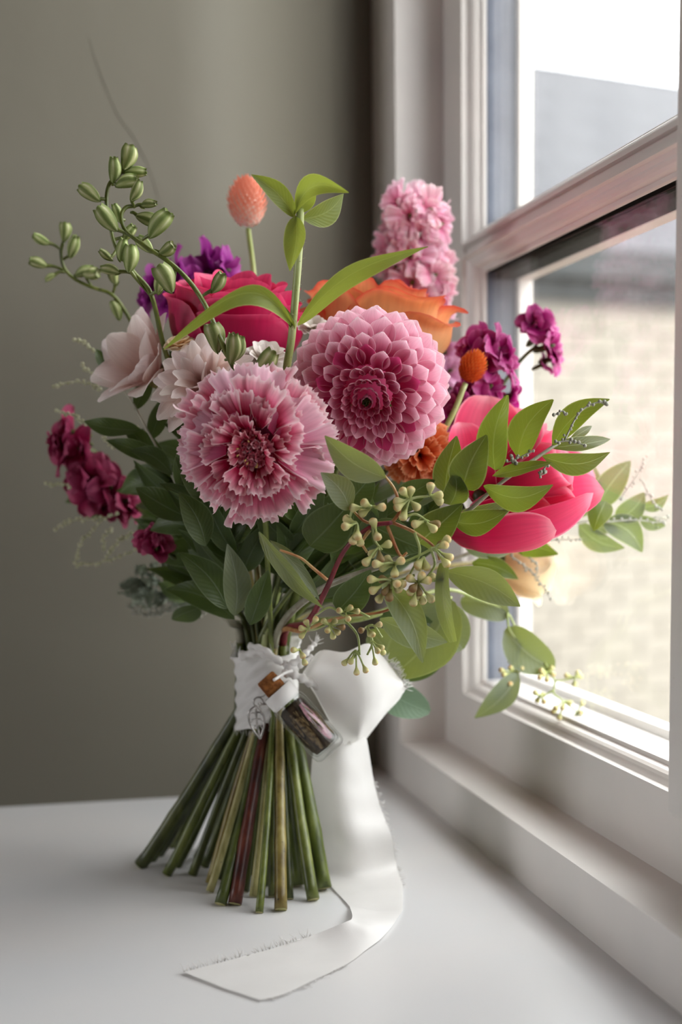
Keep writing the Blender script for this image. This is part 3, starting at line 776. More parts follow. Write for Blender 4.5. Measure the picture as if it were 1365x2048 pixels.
rayed('dahlia', 'peach dahlia hidden between blush petals and crimson rose', at(360, 694, .9025), vdir(-.2, .8, .4), 28*mpp(.95), 'peach', [(80, 10, 1.0), (55, 8, .85), (30, 5, .6)], .014, 39).__setitem__('category', 'flower')
# orange carnation under the dahlia
def carnation(name, label, C, ax, R, mat, seed, rings, front=False):
    th = stemmed(name, label, 'flower', C-ax*R*.8, front=front); r = random.Random(seed); X, Y = orient(ax)
    wpart('calyx', mesh('calyx', *tube_geo([C-ax*R*.8, C-ax*R*.5, C-ax*R*.1, C], [.003, .006, .0055, .002], 10), 'solive'), th)
    mes = [petal('carnation_petal', R*.85, R*.85, p_fan, mat, 8, 20, .3, (.2, -.4), .10, 2.2, .06, 8, .15, seed=seed+q) for q in range(4)]
    for i, (ph, n, sc) in enumerate(rings):
        for k in range(n):
            az = 2*PI*(k+.5*(i % 2))/n+r.uniform(-.15, .15); d = pdir(ax, X, Y, math.radians(ph+r.uniform(-8, 8)), az)
            z = Matrix.Rotation(r.uniform(-.5, .5), 3, d) @ (ax-d*ax.dot(d)); s = sc*r.uniform(.9, 1.1)
            link('petal', mes[r.randrange(4)], frame(C-ax*R*.1+d*R*.12, d, z) @ Matrix.Diagonal((s, s, s, 1)), th, tint(r, .88, 1.06, .03))
    return th
carnation('carnation', 'orange carnation peeping out beneath the pink dahlia', at(838, 908, .932), vdir(.25, -.3, .8), 80*mpp(.9), 'carrot', 41, [(95, 10, 1.0), (70, 9, .95), (45, 7, .85), (20, 4, .75)], True)

# ------------------------------------------------------------------ stocks: florets up a spike
def stock(name, label, pts, mat, seed, tip, base_n=4, size=.017, frilly=False, via=(), per=6, group=None, upper='solive', cat='flower', rad_=None):
    th = stemmed(name, label, cat, tip, via=via, front=False, upper=upper, rh=.0014, group=group); r = random.Random(seed)
    if frilly:
        mes = [petal('stock_petal', size, size*.9, p_fan, mat, 8, 18, .3, (.3, -.45), .11, 2.0, .055, 7, .15, seed=seed+q) for q in range(5)]
    else:
        mes = [petal('stock_petal', size, size*.98, p_round, mat, 8, 10, .25, (.3, -.5), .09, 1.4, 0, 5, .05, seed=seed+q) for q in range(5)]
    for (c, d, sc) in pts:
        d = d.normalized(); st = c-d*size*.85*sc
        fl = wpart('floret', mesh('floret', *tube_geo([st-d*size*.2, st, c-d*size*.25, c], [.0008, .0022*sc, .0024*sc, .0008], 7), 'solive' if not frilly else 'sgreen'), th)
        X, Y = orient(d)
        for q in range(per):
            inner = q >= per-2 and per > 4
            az = 2*PI*q/(per-2 if per > 4 else per)+r.uniform(-.25, .25); ph = math.radians((40 if inner else 76)+r.uniform(-14, 14)); e = pdir(d, X, Y, ph, az)
            s = sc*r.uniform(.85, 1.1)*(.75 if inner else 1)
            z = Matrix.Rotation(r.uniform(-.5, .5), 3, e) @ (d-e*d.dot(e))
            link('petal', mes[r.randrange(5)], frame(c-d*size*.3, e, z) @ Matrix.Diagonal((s, s, s, 1)), fl, tint(r, .85, 1.08, .04))
    return th
def pxpts(lst, D, axis_px=None, out=.6):
    """florets given as (px, py, depth offset, size); each faces outward from the spike"""
    res = []
    for (x, y, dd, sc) in lst:
        if axis_px: dx = (x-axis_px(y))/60.0
        else: dx = 0
        res.append((at(x, y, D+dd), vdir(dx, .15, -dd*45+.25), sc))
    return res
rs = random.Random(77); L_ = []
for k in range(40):
    y = 398+k*6.1; x = 832+12*math.sin(k*.3)+(k-20)*.6; a = k*2.399; w = 44+16*math.sin(min(1, (k+4)/16)*1.57)-(10 if k < 3 else 0)
    L_.append((x+math.cos(a)*w, y+rs.uniform(-6, 6), -math.sin(a)*.020, .9+rs.uniform(-.12, .12)))
D_ = 1.075
th = stock('stock', 'tall pale pink frilly stock spike beside the window post', pxpts(L_, D_, lambda y: 832), 'frill_pale', 81, at(835, 420, D_), size=.0188, frilly=True,
           via=(at(700, 1050, 1.0), at(800, 800, 1.06), at(838, 660, D_)), per=6)
leafpx(th, 800, 470, D_, 742, 490, D_, 22, 'ruscus'); leafpx(th, 800, 640, D_, 745, 560, D_, 26, 'ruscus')
stock('stock', 'violet purple stock florets above the crimson rose', pxpts([(300, 575, .01, .95), (345, 552, 0, 1.1), (385, 560, -.005, 1.1), (372, 590, -.01, 1), (425, 525, .01, 1.1), (462, 540, .0, 1.0), (410, 560, .01, .9), (330, 600, -.01, .9), (290, 600, .01, .8), (445, 570, .0, .9)], 1.02, lambda y: 380), 'purple', 91, at(385, 580, 1.03), size=.0195)
stock('stock', 'wine red stock leaning out towards the grey wall', pxpts([(128, 862, 0, 1.0), (118, 905, -.005, 1.05), (155, 895, -.01, .95), (150, 945, -.005, 1.0), (190, 955, -.012, 1.05), (180, 985, -.005, 1.0), (225, 975, -.01, 1.0), (215, 1005, 0, .95), (258, 1000, -.005, .95), (272, 1012, .003, .8), (240, 1018, .0, .8), (135, 880, .01, 1), (98, 880, .0, .7)], 1.03, lambda y: 185), 'wine', 95, at(180, 950, 1.04), size=.0195, via=(at(440, 1180, .99), at(330, 1060, 1.02)))
stock('stock', 'deep crimson stock low beside the dusty miller', pxpts([(290, 1075, 0, .9), (315, 1095, -.005, .9), (300, 1060, .005, .8), (325, 1075, 0, .8)], .955, lambda y: 305), 'wine', 97, at(310, 1085, .965), size=.0150, via=(at(450, 1200, .95),))
stock('stock', 'magenta stock florets in front of the window stile', pxpts([(955, 690, .0, 1.15), (1000, 695, -.005, 1.15), (975, 725, -.01, 1.1), (1022, 725, .0, 1.1), (930, 700, .01, .9), (940, 780, -.005, 1.0), (985, 770, -.005, 1.0), (915, 800, -.01, .95), (1035, 790, .01, .9), (960, 810, -.01, .9), (900, 830, -.01, .9), (1000, 800, .005, .9)], .99, lambda y: 965), 'magenta', 101, at(970, 740, 1.0), size=.0165, via=(at(760, 1080, .965), at(890, 900, .985)))
stock('stock', 'single magenta stock bloom standing out against the brick outside', pxpts([(1085, 665, 0, 1.15), (1072, 645, -.006, 1.05), (1110, 690, -.004, 1.1), (1100, 655, .006, 1.05), (1118, 715, 0, .9), (1055, 640, .0, .8), (1095, 725, .004, .7)], 1.03, lambda y: 1075), 'magenta', 105, at(1075, 690, 1.03), size=.0155, via=(at(780, 1060, .98), at(940, 860, 1.02), at(1035, 730, 1.03)))
stock('stock', 'pale lilac stock half hidden behind the dahlia', pxpts([(890, 700, 0, 1), (905, 740, -.004, 1), (880, 735, .0, .9), (905, 775, 0, .9)], 1.045, lambda y: 890), 'lilac', 107, at(890, 745, 1.055), size=.0150)

# ------------------------------------------------------------------ globe amaranths
def globe(label, cx, cy, w, h, D, mat, via, seed, upper='zstem', front=False):
    C = at(cx, cy, D); a = w*.5*mpp(D); b = h*.5*mpp(D); ax = (C-via[-1]).normalized()
    th = stemmed('globe_amaranth', label, 'flower', C-ax*b*.9, via=via, rh=.0019, upper=upper, front=front)
    X, Y = orient(ax); r = random.Random(seed)
    wpart('flower_base', dome(C, ax, a*.82, mat, b/a*.98), th)
    g = Geo()
    for k in range(230):
        q = (k+.5)/230; ph = math.acos(1-1.88*q); az = k*2.399
        dl = ax*math.cos(ph)*b+(X*math.cos(az)+Y*math.sin(az))*math.sin(ph)*a
        d = (dl.normalized()*.35+ax*.9).normalized(); base = C+dl*.88; L = a*.30; w2 = a*.20
        x = d.cross(dl).normalized(); o = dl.normalized()*(a*.05)
        t0 = .15 if q > .8 else (.3 if q > .65 else .5)
        g.add([base-x*w2*.5, base+x*w2*.5, base+d*L*.55-x*w2*.6+o, base+d*L*.55+x*w2*.6+o, base+d*L*r.uniform(.9, 1.5)+o*r.uniform(1, 3)], [(0, 1, 3, 2), (2, 3, 4)], [t0*.8, t0*.8, t0+.2, t0+.2, min(1, t0+.45)], [-.3, .3, -.3, .3, 0])
    wpart('bracts', g.mesh('bracts', mat), th, None, 'stuff')
    return th
globe('coral pink globe amaranth standing tall before the grey wall', 495, 412, 74, 98, 1.005, 'coral', (at(555, 1000, .97), at(520, 700, 1.01), at(508, 550, 1.008), at(498, 470, 1.005)), 111, front=True)
globe('rust orange globe amaranth beside the magenta stock', 944, 738, 54, 66, .952, 'rust', (at(800, 1000, .95), at(895, 850, .952)), 113)

# ------------------------------------------------------------------ larkspur stalks in bud
def bud_mesh(seed, L=.0165, W=.0102, open_=0.0):
    r = random.Random(seed); V = []; T = []; S = []; nu, nv = 12, 20
    for i in range(nu+1):
        u = i/nu; w = W*.5*(math.sin(PI*(u*.86+.03)**.95))**.7
        if open_: w *= 1+open_*u**3
        for k in range(nv):
            a = 2*PI*k/nv; rib = abs(math.sin(2.5*a+u*.9)); rr = w*(.86+.16*rib)
            V.append((math.cos(a)*rr, u*L+(.0012*rib if i == nu else 0), math.sin(a)*rr-.0010*math.sin(PI*u))); T.append(u); S.append(rib)
    Fc = [(i*nv+k, i*nv+(k+1) % nv, (i+1)*nv+(k+1) % nv, (i+1)*nv+k) for i in range(nu) for k in range(nv)]+[tuple(range(nv)), tuple(nu*nv+k for k in range(nv-1, -1, -1))]
    return mesh('bud', V, Fc, 'bud', T, S)
BUDS = [bud_mesh(q, .0150, .0080+.0005*q, .35+.35*q) for q in range(3)]
BRACT = None
def larkspur(label, stempx, buds, seed, dcol=1.0, rs_=.0019):
    pts = [at(*p) for p in stempx]
    th = stemmed('larkspur', label, 'flower', pts[-1], via=tuple(pts[:-1]), rh=rs_*.62, upper='sgreen', front=False, group=None)
    r = random.Random(seed)
    for (ax_, ay, bx, by, D, dirx, diry, s) in buds:   # attach pixel, bud base pixel, depth, pointing direction, size
        d = vdir(dirx, -diry, r.uniform(-.1, .45)); b = at(bx, by, D); k = r.uniform(.85, 1.1)*dcol
        bo = link('bud', BUDS[r.randrange(3)], frame(b, d, TOCAM) @ Matrix.Rotation(r.uniform(0, 6), 4, 'Y') @ Matrix.Diagonal((s*.88, s*.88, s*.88, 1)), th, (k, k*r.uniform(.95, 1.05), k*.92))
        a = at(ax_, ay, D+.003)
        wpart('pedicel', tube([a, a.lerp(b, .6)+Vector((0, 0, .001)), b+d*.002], .0008, .0014, 'sgreen', 6, 'pedicel'), bo)
        wpart('bract', blade(b-d*.001, b+d*.006+RIGHT*r.uniform(-.004, .004)-UP*.003, .0014, 'laurel', nu=5, nv=2), bo)
    return th
larkspur('larkspur stalk with curled tip and green buds before the crimson rose', [(520, 1050, .93), (488, 800, .868), (446, 690, .850), (402, 595, .86), (352, 535, .86), (290, 492, .862), (252, 462, .865), (243, 432, .868), (252, 415, .87), (268, 412, .872)],
         [(268, 412, 262, 402, .868, .45, -1, .95), (285, 480, 300, 475, .86, .75, -.9, 1.35), (262, 425, 272, 432, .87, 1, .25, 1.0), (268, 415, 282, 412, .872, 1, -.1, .75), (250, 440, 240, 445, .875, -.3, -1, .8),
          (352, 535, 345, 585, .858, -.55, -1, 1.25), (310, 500, 318, 510, .862, .5, -.3, .8), (275, 480, 235, 462, .864, -.75, -.9, 1.25), (405, 592, 425, 585, .865, .5, -.8, .95), (330, 520, 305, 505, .875, -.6, -.6, .9),
          (440, 690, 436, 706, .855, -.2, -1, 1.25), (445, 700, 462, 728, .852, .12, -1, 1.3), (450, 720, 468, 722, .858, .3, -1, 1.1), (460, 740, 508, 752, .85, .6, -.75, 1.35)], 201)
larkspur('slender larkspur stalk bearing green buds up to the highest tip', [(500, 1050, .95), (370, 800, .925), (330, 700, .915), (303, 590, .90), (268, 545, .90), (235, 500, .90), (222, 460, .90), (213, 405, .90), (218, 370, .90), (232, 355, .90)],
         [(232, 355, 248, 340, .898, .25, -1, 1.1), (230, 358, 226, 366, .898, .1, -1, 1.1), (236, 355, 250, 345, .9, 1, -.05, .95), (225, 370, 232, 372, .897, .85, -.2, 1.05), (215, 400, 200, 402, .898, -.8, -.6, 1.1),
          (240, 505, 242, 522, .9, .2, -1, 1.0), (300, 590, 258, 545, .898, .1, -1, 1.2), (275, 550, 240, 545, .9, -.9, -.2, .9), (300, 590, 315, 588, .895, .3, -1, 1.0), (232, 500, 225, 520, .905, -.4, -.3, .7), (225, 480, 248, 480, .905, .5, -.6, .8)], 203)
larkspur('larkspur stalk leaning out towards the grey wall with small tip buds', [(480, 1060, .97), (340, 820, .985), (285, 690, .99), (255, 630, .99), (225, 590, .99), (185, 575, .99), (150, 558, .99), (128, 535, .99), (122, 505, .99), (126, 485, .99)],
         [(126, 485, 128, 483, .99, .1, -1, .9), (122, 500, 100, 488, .99, -.8, -.4, .9), (125, 520, 140, 515, .99, .4, -1, 1.1), (128, 540, 95, 533, .99, -1, -.3, .9), (150, 558, 150, 552, .99, .7, -.3, 1.0), (185, 575, 165, 548, .99, .7, .0, .9), (225, 590, 232, 570, .99, -.2, -1, .8), (240, 610, 240, 640, .99, -.4, -1, 1.0), (130, 545, 112, 548, .99, -.6, .4, .6)], 205)

# ------------------------------------------------------------------ tall leafy stem with opposite hairy leaves
def hairy_stem():
    pts = [at(590, 1050, .93), at(572, 790, .868), at(584, 672, .852), at(594, 560, .848), at(600, 470, .845), at(601, 418, .845)]
    th = stemmed('zinnia_stem', 'tall pale stem with pairs of pointed hairy leaves, no bloom', 'foliage', pts[-1], via=tuple(pts[:-1]), upper='zstem', rh=.0022, front=True, prefer=('sbrown',))
    L = lambda *a, **k: leafpx(th, *a, **k)
    L(588, 655, .852, 328, 700, .815, 44, 'zin', side=.43, roll=-.6, bend=.14, fold=.45, nu=20, pf=p_lance)
    L(596, 650, .85, 857, 494, .83, 44, 'zin', side=-.17, roll=.5, bend=.10, fold=.35, nu=20)
    L(584, 662, .85, 563, 606, .848, 14, 'zin', roll=.6); L(590, 660, .85, 574, 620, .846, 12, 'zin', roll=-.3)
    L(590, 435, .846, 503, 349, .835, 40, 'zin', roll=.3, bend=.06, fold=.4, side=.06)
    L(588, 432, .845, 698, 385, .82, 46, 'zin', roll=-.35, bend=.1, fold=.4, side=-.24)
    L(605, 438, .848, 688, 388, .865, 50, 'zin', roll=.4, bend=.05, fold=.3, side=.10)
    L(592, 432, .844, 580, 542, .838, 48, 'zin', roll=.5, bend=.1, fold=.4, side=-.12)
    L(600, 425, .845, 630, 372, .838, 34, 'zin', roll=.2, bend=-.1, fold=.3)
    # short hairs along stem and leaf edges
    r = random.Random(9); g = Geo()
    for k in range(60):
        u = r.random(); p = at(594+6*u, 660-240*u, .847)+RIGHT*r.choice([-1, 1])*.0021; d = vdir(r.uniform(-1, 1), r.uniform(0, .6), .2)
        v, f = tube_geo([p, p+d*.0022], [.00009, .00003], 3); g.add(v, f)
    wpart('hairs', g.mesh('hairs', 'wisp'), th, None, 'stuff')
hairy_stem()

# ------------------------------------------------------------------ laurel branch and its twin by the glass
def beads(path, D, n, r0b, mat, seed, jit=6, g=None, twig=True):
    r = random.Random(seed); P = catmull([at(x, y, D) for x, y in path], 10); g = g or Geo()
    if twig: v, f = tube_geo(P, [lerp(.0006, .0003, i/(len(P)-1)) for i in range(len(P))], 5); g.add(v, f)
    for k in range(n):
        p = P[min(len(P)-1, int((k+.5)/n*len(P)))]+RIGHT*r.uniform(-jit, jit)*mpp(D)+UP*r.uniform(-jit, jit)*mpp(D); rr = r0b*r.uniform(.7, 1.2)
        v = []; 
        for i in range(5):
            ph = PI*i/4
            for q in range(6): v.append(p+Vector((math.cos(q*PI/3)*math.sin(ph), math.sin(q*PI/3)*math.sin(ph), math.cos(ph)))*rr)
        f = [(i*6+q, i*6+(q+1) % 6, (i+1)*6+(q+1) % 6, (i+1)*6+q) for i in range(4) for q in range(6)]; g.add(v, f)
    return g
def laurel_branch():
    pts = [at(640, 1180, .88), at(790, 1120, .855), at(920, 1035, .848), at(1000, 968, .848), at(1085, 908, .855), at(1120, 885, .86)]
    th = stemmed('laurel_branch', 'glossy laurel branch with pale leaf edges across the hot pink rose', 'foliage', pts[-1], via=tuple(pts[:-1]), upper='sgrey', rh=.0011, front=True, prefer=('swood', 'spale'))
    L = lambda *a, **k: leafpx(th, *a[:6], a[6]*1.12, *a[7:], **k)
    L(990, 940, .85, 1016, 790, .83, 62, 'laurel', roll=-.4, side=-.05, pf=p_ovate)
    L(1036, 915, .852, 1107, 799, .845, 60, 'laurel', roll=-.35, side=-.10, pf=p_ovate)
    L(1105, 892, .858, 1220, 798, .855, 46, 'laurel', roll=-.3, side=-.10)
    L(926, 978, .845, 974, 870, .825, 68, 'laurel', roll=.1, side=-.06, pf=p_ovate)
    L(890, 985, .86, 914, 872, .85, 54, 'laurel', roll=.2, side=-.05, pf=p_ovate)
    L(968, 972, .845, 1107, 970, .832, 54, 'laurel', roll=.5, side=.13, bend=.12)
    L(1098, 896, .86, 1222, 878, .875, 30, 'laurel', roll=-.5, side=.06)
    L(1085, 912, .855, 1221, 905, .86, 42, 'laurel', roll=.3, side=.12)
    L(985, 952, .852, 1105, 925, .84, 28, 'laurel', roll=-.6, side=.05)
    L(900, 1010, .85, 910, 942, .838, 48, 'laurel', roll=.1, side=.1, pf=p_ovate)
    L(925, 1022, .86, 1038, 1002, .87, 40, 'laurel', roll=.6, side=.05)
    L(905, 1042, .85, 1016, 1022, .84, 48, 'laurel', roll=-.2, side=.14, wave=.02)
    L(838, 1085, .845, 925, 1008, .83, 66, 'laurel', roll=.1, side=.0, pf=p_ovate)
    L(985, 935, .862, 975, 870, .868, 46, 'laurel', roll=.1); L(1140, 880, .87, 1185, 852, .88, 16, 'laurel')
    for q, (path, n) in enumerate((([(1070, 900), (1040, 915), (1015, 925)], 9), ([(1110, 885), (1140, 882), (1170, 890)], 8), ([(1095, 930), (1080, 950), (1095, 945)], 8), ([(1130, 880), (1160, 825), (1195, 805), (1215, 812)], 14), ([(1110, 830), (1125, 822), (1135, 828)], 6), ([(1025, 910), (1030, 930)], 5))):
        g = beads(path, .845, n, .0011, 'wispg', 300+q, 4); wpart('flower_buds', g.mesh('flower_buds', 'wispg'), th, None, 'stuff')
laurel_branch()
def laurel_back():
    D = .995; pts = [at(760, 1170, .95), at(930, 1110, .975), at(1060, 1065, D), at(1160, 1045, D), at(1250, 1034, D), at(1335, 1036, D)]
    th = stemmed('laurel_branch', 'thin laurel twig with rounded yellow green leaves reaching the glass', 'foliage', pts[-1], via=tuple(pts[:-1]), upper='sgrey', rh=.0007, front=False)
    for a in ((1195, 1010, D, 1262, 922, D, 58, 'laurel', .2, -.05), (1235, 1040, D, 1290, 985, D, 48, 'laurel', .0, .1), (1168, 1010, D, 1188, 928, D, 36, 'laurel', .2, .1), (1212, 1003, .96, 1188, 1062, .955, 52, 'laurel', .3, .0),
              (1158, 1050, D, 1250, 1096, D, 44, 'laurel', .2, .1), (1210, 1040, D, 1286, 1104, D, 58, 'laurel', -.2, -.12), (1285, 1015, D, 1338, 990, D, 26, 'laurel', .3, .1), (1280, 1036, D, 1332, 1052, D, 26, 'laurel', 0, .1),
              (1035, 1090, D, 1117, 1108, .97, 46, 'laurel', .2, -.06), (945, 1125, .96, 1037, 1158, .96, 40, 'laurel', .2, -.1), (1180, 1052, D, 1245, 1060, D, 24, 'laurel', 0, 0), (1150, 1030, D, 1200, 1002, D, 26, 'laurel', 0, 0),
              (930, 1095, .95, 1030, 1100, .97, 36, 'laurel', .2, .0), (1040, 1050, .98, 1150, 1020, 1.0, 40, 'laurel', .3, 0)):
        leafpx(th, *a[:8], roll=a[8], side=a[9], pf=p_ovate)
    for q, (path, n) in enumerate((([(1240, 1000), (1275, 950), (1290, 915)], 12), ([(1200, 1045), (1270, 1040), (1320, 1045), (1340, 1035)], 16), ([(1285, 960), (1305, 1000), (1325, 1020)], 12), ([(1070, 1075), (1110, 1080), (1165, 1078)], 14), ([(1020, 1110), (1060, 1140), (1085, 1170), (1100, 1195)], 18), ([(1045, 1105), (1075, 1130), (1070, 1160)], 10))):
        g = beads(path, D-.005, n, .0010, 'wispg', 330+q, 5); wpart('flower_buds', g.mesh('flower_buds', 'wispg'), th, None, 'stuff')
laurel_back()

# ------------------------------------------------------------------ seeded eucalyptus
def seed_mesh():
    V = []; T = []; n = 9; prof_ = [(0, .0007), (.2, .0009), (.42, .0016), (.62, .0022), (.80, .0023), (.92, .0017), (1.0, .0006)]
    for (u, w) in prof_:
        for k in range(n): a = 2*PI*k/n; V.append((math.cos(a)*w, u*.0068, math.sin(a)*w)); T.append(u)
    m = len(prof_); Fc = [(i*n+k, i*n+(k+1) % n, (i+1)*n+(k+1) % n, (i+1)*n+k) for i in range(m-1) for k in range(n)]+[tuple((m-1)*n+k for k in range(n))]
    return mesh('seed_pod', V, Fc, 'seed', T, [0.0]*len(V))
SEED = seed_mesh()
def umbel(th, node, outs, D, r, s=1.12, mat='zstem', dark=.1, parent_stem=None):
    """small fan of seed pods: node pixel, then pod tip pixels"""
    b = at(*node, D)
    for (x, y) in outs:
        D2 = D+r.uniform(-.008, .004); p = at(x, y, D2); d = (p-b)
        if d.length < 1e-5: continue
        L = .0068*s; base = p-d.normalized()*min(L*.95, d.length*.9)
        dk = r.random() < dark; c = (.42, .30, .25) if dk else tint(r, .92, 1.1, .04)
        o = link('seed_pod', SEED, frame(base, d, TOCAM) @ Matrix.Diagonal((s, s, s, 1)), th, c)
        wpart('pedicel', tube([b, b.lerp(base, .5)+UP*.0006, base+d.normalized()*.0008], .0006*s, .0007*s, mat, 5, 'pedicel', 3), o)
def twigs(th, lst, D, mat, r0_=.0011, r1_=.0007):
    for pts in lst: wpart('twig', tube([at(x, y, D+.001*i*0) for i, (x, y) in enumerate(pts)], r0_, r1_, mat, 6, 'twig', 5), th)
def euc_main():
    r = random.Random(51); D = .822
    pts = [at(615, 1245, .885), at(650, 1185, .85), at(690, 1100, .83), at(740, 1055, D), at(785, 1045, D)]
    th = stemmed('eucalyptus', 'seeded eucalyptus sprig with big cream pod cluster below the dahlia', 'foliage', pts[-1], via=tuple(pts[:-1]), upper='sred', rh=.0013, front=True, prefer=('sgreen', 'solive', 'swood'))
    twigs(th, [[(785, 1045), (800, 1020), (790, 980), (770, 952)], [(785, 1045), (830, 1065), (870, 1095), (880, 1120)], [(785, 1045), (735, 1045), (705, 1020)], [(775, 1052), (800, 1110), (815, 1105)], [(740, 1060), (725, 1085), (735, 1105)], [(655, 1160), (625, 1135), (600, 1115), (560, 1100)]], D, 'sorange')
    twigs(th, [[(800, 1040), (820, 1000), (860, 992)], [(705, 1020), (700, 1035)], [(800, 1040), (830, 1028), (855, 1042)], [(745, 1048), (750, 1080), (765, 1100)], [(830, 1065), (840, 1105), (820, 1150)], [(870, 1095), (830, 1115), (790, 1130), (760, 1140)], [(830, 1150), (800, 1160), (775, 1165)], [(862, 1095), (870, 1130), (850, 1160)]], D-.004, 'zstem', .0009, .0006)
    U = lambda node, outs, **k: umbel(th, node, outs, D-.004, r, **k)
    U((820, 1000), [(803, 978), (822, 982), (788, 1004), (790, 1018), (805, 1040), (835, 1015)]); U((860, 992), [(862, 968), (882, 990), (885, 1006)])
    U((745, 1015), [(725, 1003), (770, 1014), (700, 1016), (720, 1030)], dark=.3); U((715, 1048), [(688, 1035), (686, 1054), (705, 1088), (716, 1078), (722, 1092)])
    U((850, 1042), [(832, 1048), (880, 1050), (873, 1062)]); U((758, 1095), [(740, 1112), (762, 1125), (778, 1088), (728, 1130)]); U((752, 1062), [(750, 1055), (755, 1072)])
    U((868, 1098), [(900, 1075), (895, 1088), (885, 1088), (906, 1118), (898, 1132)]); U((848, 1115), [(850, 1122), (840, 1125), (836, 1140)])
    U((790, 1128), [(746, 1128), (760, 1138), (790, 1145), (796, 1125), (775, 1118)], dark=.25); U((785, 1162), [(736, 1158), (760, 1158), (740, 1184), (755, 1204), (778, 1202), (795, 1168), (800, 1182), (812, 1170), (768, 1190)], dark=.2)
    U((835, 1165), [(826, 1160), (830, 1172), (818, 1190), (838, 1185), (826, 1212), (848, 1208), (868, 1203), (872, 1152), (897, 1160), (862, 1160), (845, 1150), (838, 1198)], dark=.15)
    L = lambda *a, **k: leafpx(th, *a, **k)
    L(772, 956, .818, 650, 872, .808, 62, 'euc', roll=-.3, side=-.05, bend=.1); L(700, 1020, .82, 642, 945, .81, 54, 'euc', roll=.2, side=.08)
    L(690, 1012, .84, 748, 945, .838, 66, 'ruscus', roll=.2, pf=p_ovate); L(620, 1092, .845, 706, 998, .838, 96, 'ruscus', roll=.2, pf=p_ovate)
    L(890, 1125, .818, 908, 1284, .805, 36, 'euc', roll=.5, side=.03, pf=p_strap); L(893, 1142, .822, 1041, 1213, .825, 68, 'euc', roll=.3, side=-.10)
    L(765, 1165, .83, 846, 1326, .815, 62, 'euc', roll=-.2, side=-.08); L(676, 1222, .85, 742, 1140, .845, 68, 'ruscus', roll=.3, pf=p_ovate)
    L(518, 1064, .85, 648, 1218, .83, 42, 'euc', roll=.7, bend=.05); L(540, 1080, .848, 640, 1200, .84, 30, 'euc', roll=-.5)
    L(745, 1050, .85, 850, 1100, .85, 74, 'ruscus', roll=.3, pf=p_ovate)
    L(800, 1000, .86, 870, 960, .85, 50, 'ruscus', pf=p_ovate)
euc_main()
def euc_low():
    r = random.Random(53); D = .85
    pts = [at(608, 1262, .89), at(655, 1243, .862), at(700, 1232, D), at(760, 1225, D), at(815, 1205, .845)]
    th = stemmed('eucalyptus', 'seeded eucalyptus sprig hanging its pods over the white ribbon bow', 'foliage', pts[-1], via=tuple(pts[:-1]), upper='sorange', rh=.0008, front=True, prefer=('spale', 'sgreen', 'solive'))
    twigs(th, [[(650, 1250), (625, 1260), (600, 1255)], [(690, 1240), (715, 1270), (720, 1310)], [(735, 1255), (745, 1285), (735, 1310)], [(690, 1232), (660, 1215), (630, 1232)], [(720, 1265), (745, 1250), (765, 1275)], [(720, 1300), (700, 1325)], [(740, 1235), (700, 1215), (690, 1222)]], D-.003, 'zstem', .0009, .0006)
    U = lambda node, outs, **k: umbel(th, node, outs, D-.004, r, s=.85, **k)
    U((712, 1300), [(686, 1330), (700, 1328), (714, 1350), (734, 1345)]); U((742, 1282), [(768, 1298), (758, 1305), (752, 1330), (770, 1308)]); U((735, 1255), [(720, 1262), (738, 1262), (764, 1248), (748, 1272)])
    U((618, 1258), [(598, 1256), (600, 1275), (612, 1242), (634, 1235)]); U((660, 1252), [(672, 1240), (655, 1262), (680, 1268), (668, 1278), (645, 1240), (690, 1255)]); U((690, 1225), [(705, 1212), (720, 1222), (676, 1220), (698, 1240)])
    U((600, 1300), [(612, 1330), (590, 1300), (606, 1312)], dark=.5); U((800, 1215), [(825, 1225), (830, 1260), (838, 1278), (815, 1240)])
    L = lambda *a, **k: leafpx(th, *a, **k)
    L(760, 1238, .88, 895, 1285, .89, 62, 'euc', roll=.4, side=.0)
euc_low()
def euc_round():
    D = .935; pts = [at(720, 1240, .92), at(830, 1205, .93), at(905, 1195, D)]
    th = stemmed('eucalyptus', 'eucalyptus twig with large round lime leaves hanging beside the ribbon', 'foliage', pts[-1], via=tuple(pts[:-1]), upper='zstem', rh=.001, front=False)
    L = lambda *a, **k: leafpx(th, *a, **k)
    L(905, 1200, D, 785, 1352, .93, 140, 'euc', roll=.45, side=-.12, pf=p_disc); L(860, 1210, .94, 925, 1300, .945, 90, 'euc', roll=-.2, pf=p_disc)
    L(890, 1290, .95, 800, 1355, .95, 80, 'ruscus', roll=.2, pf=p_disc, bend=.15); L(745, 1360, .96, 860, 1425, .955, 72, 'euc_blue', roll=-.1, pf=p_disc, side=.06)
    L(760, 1235, .92, 870, 1250, .93, 60, 'ruscus', pf=p_ovate); L(740, 1260, .95, 800, 1330, .955, 60, 'euc', pf=p_ovate)
euc_round()
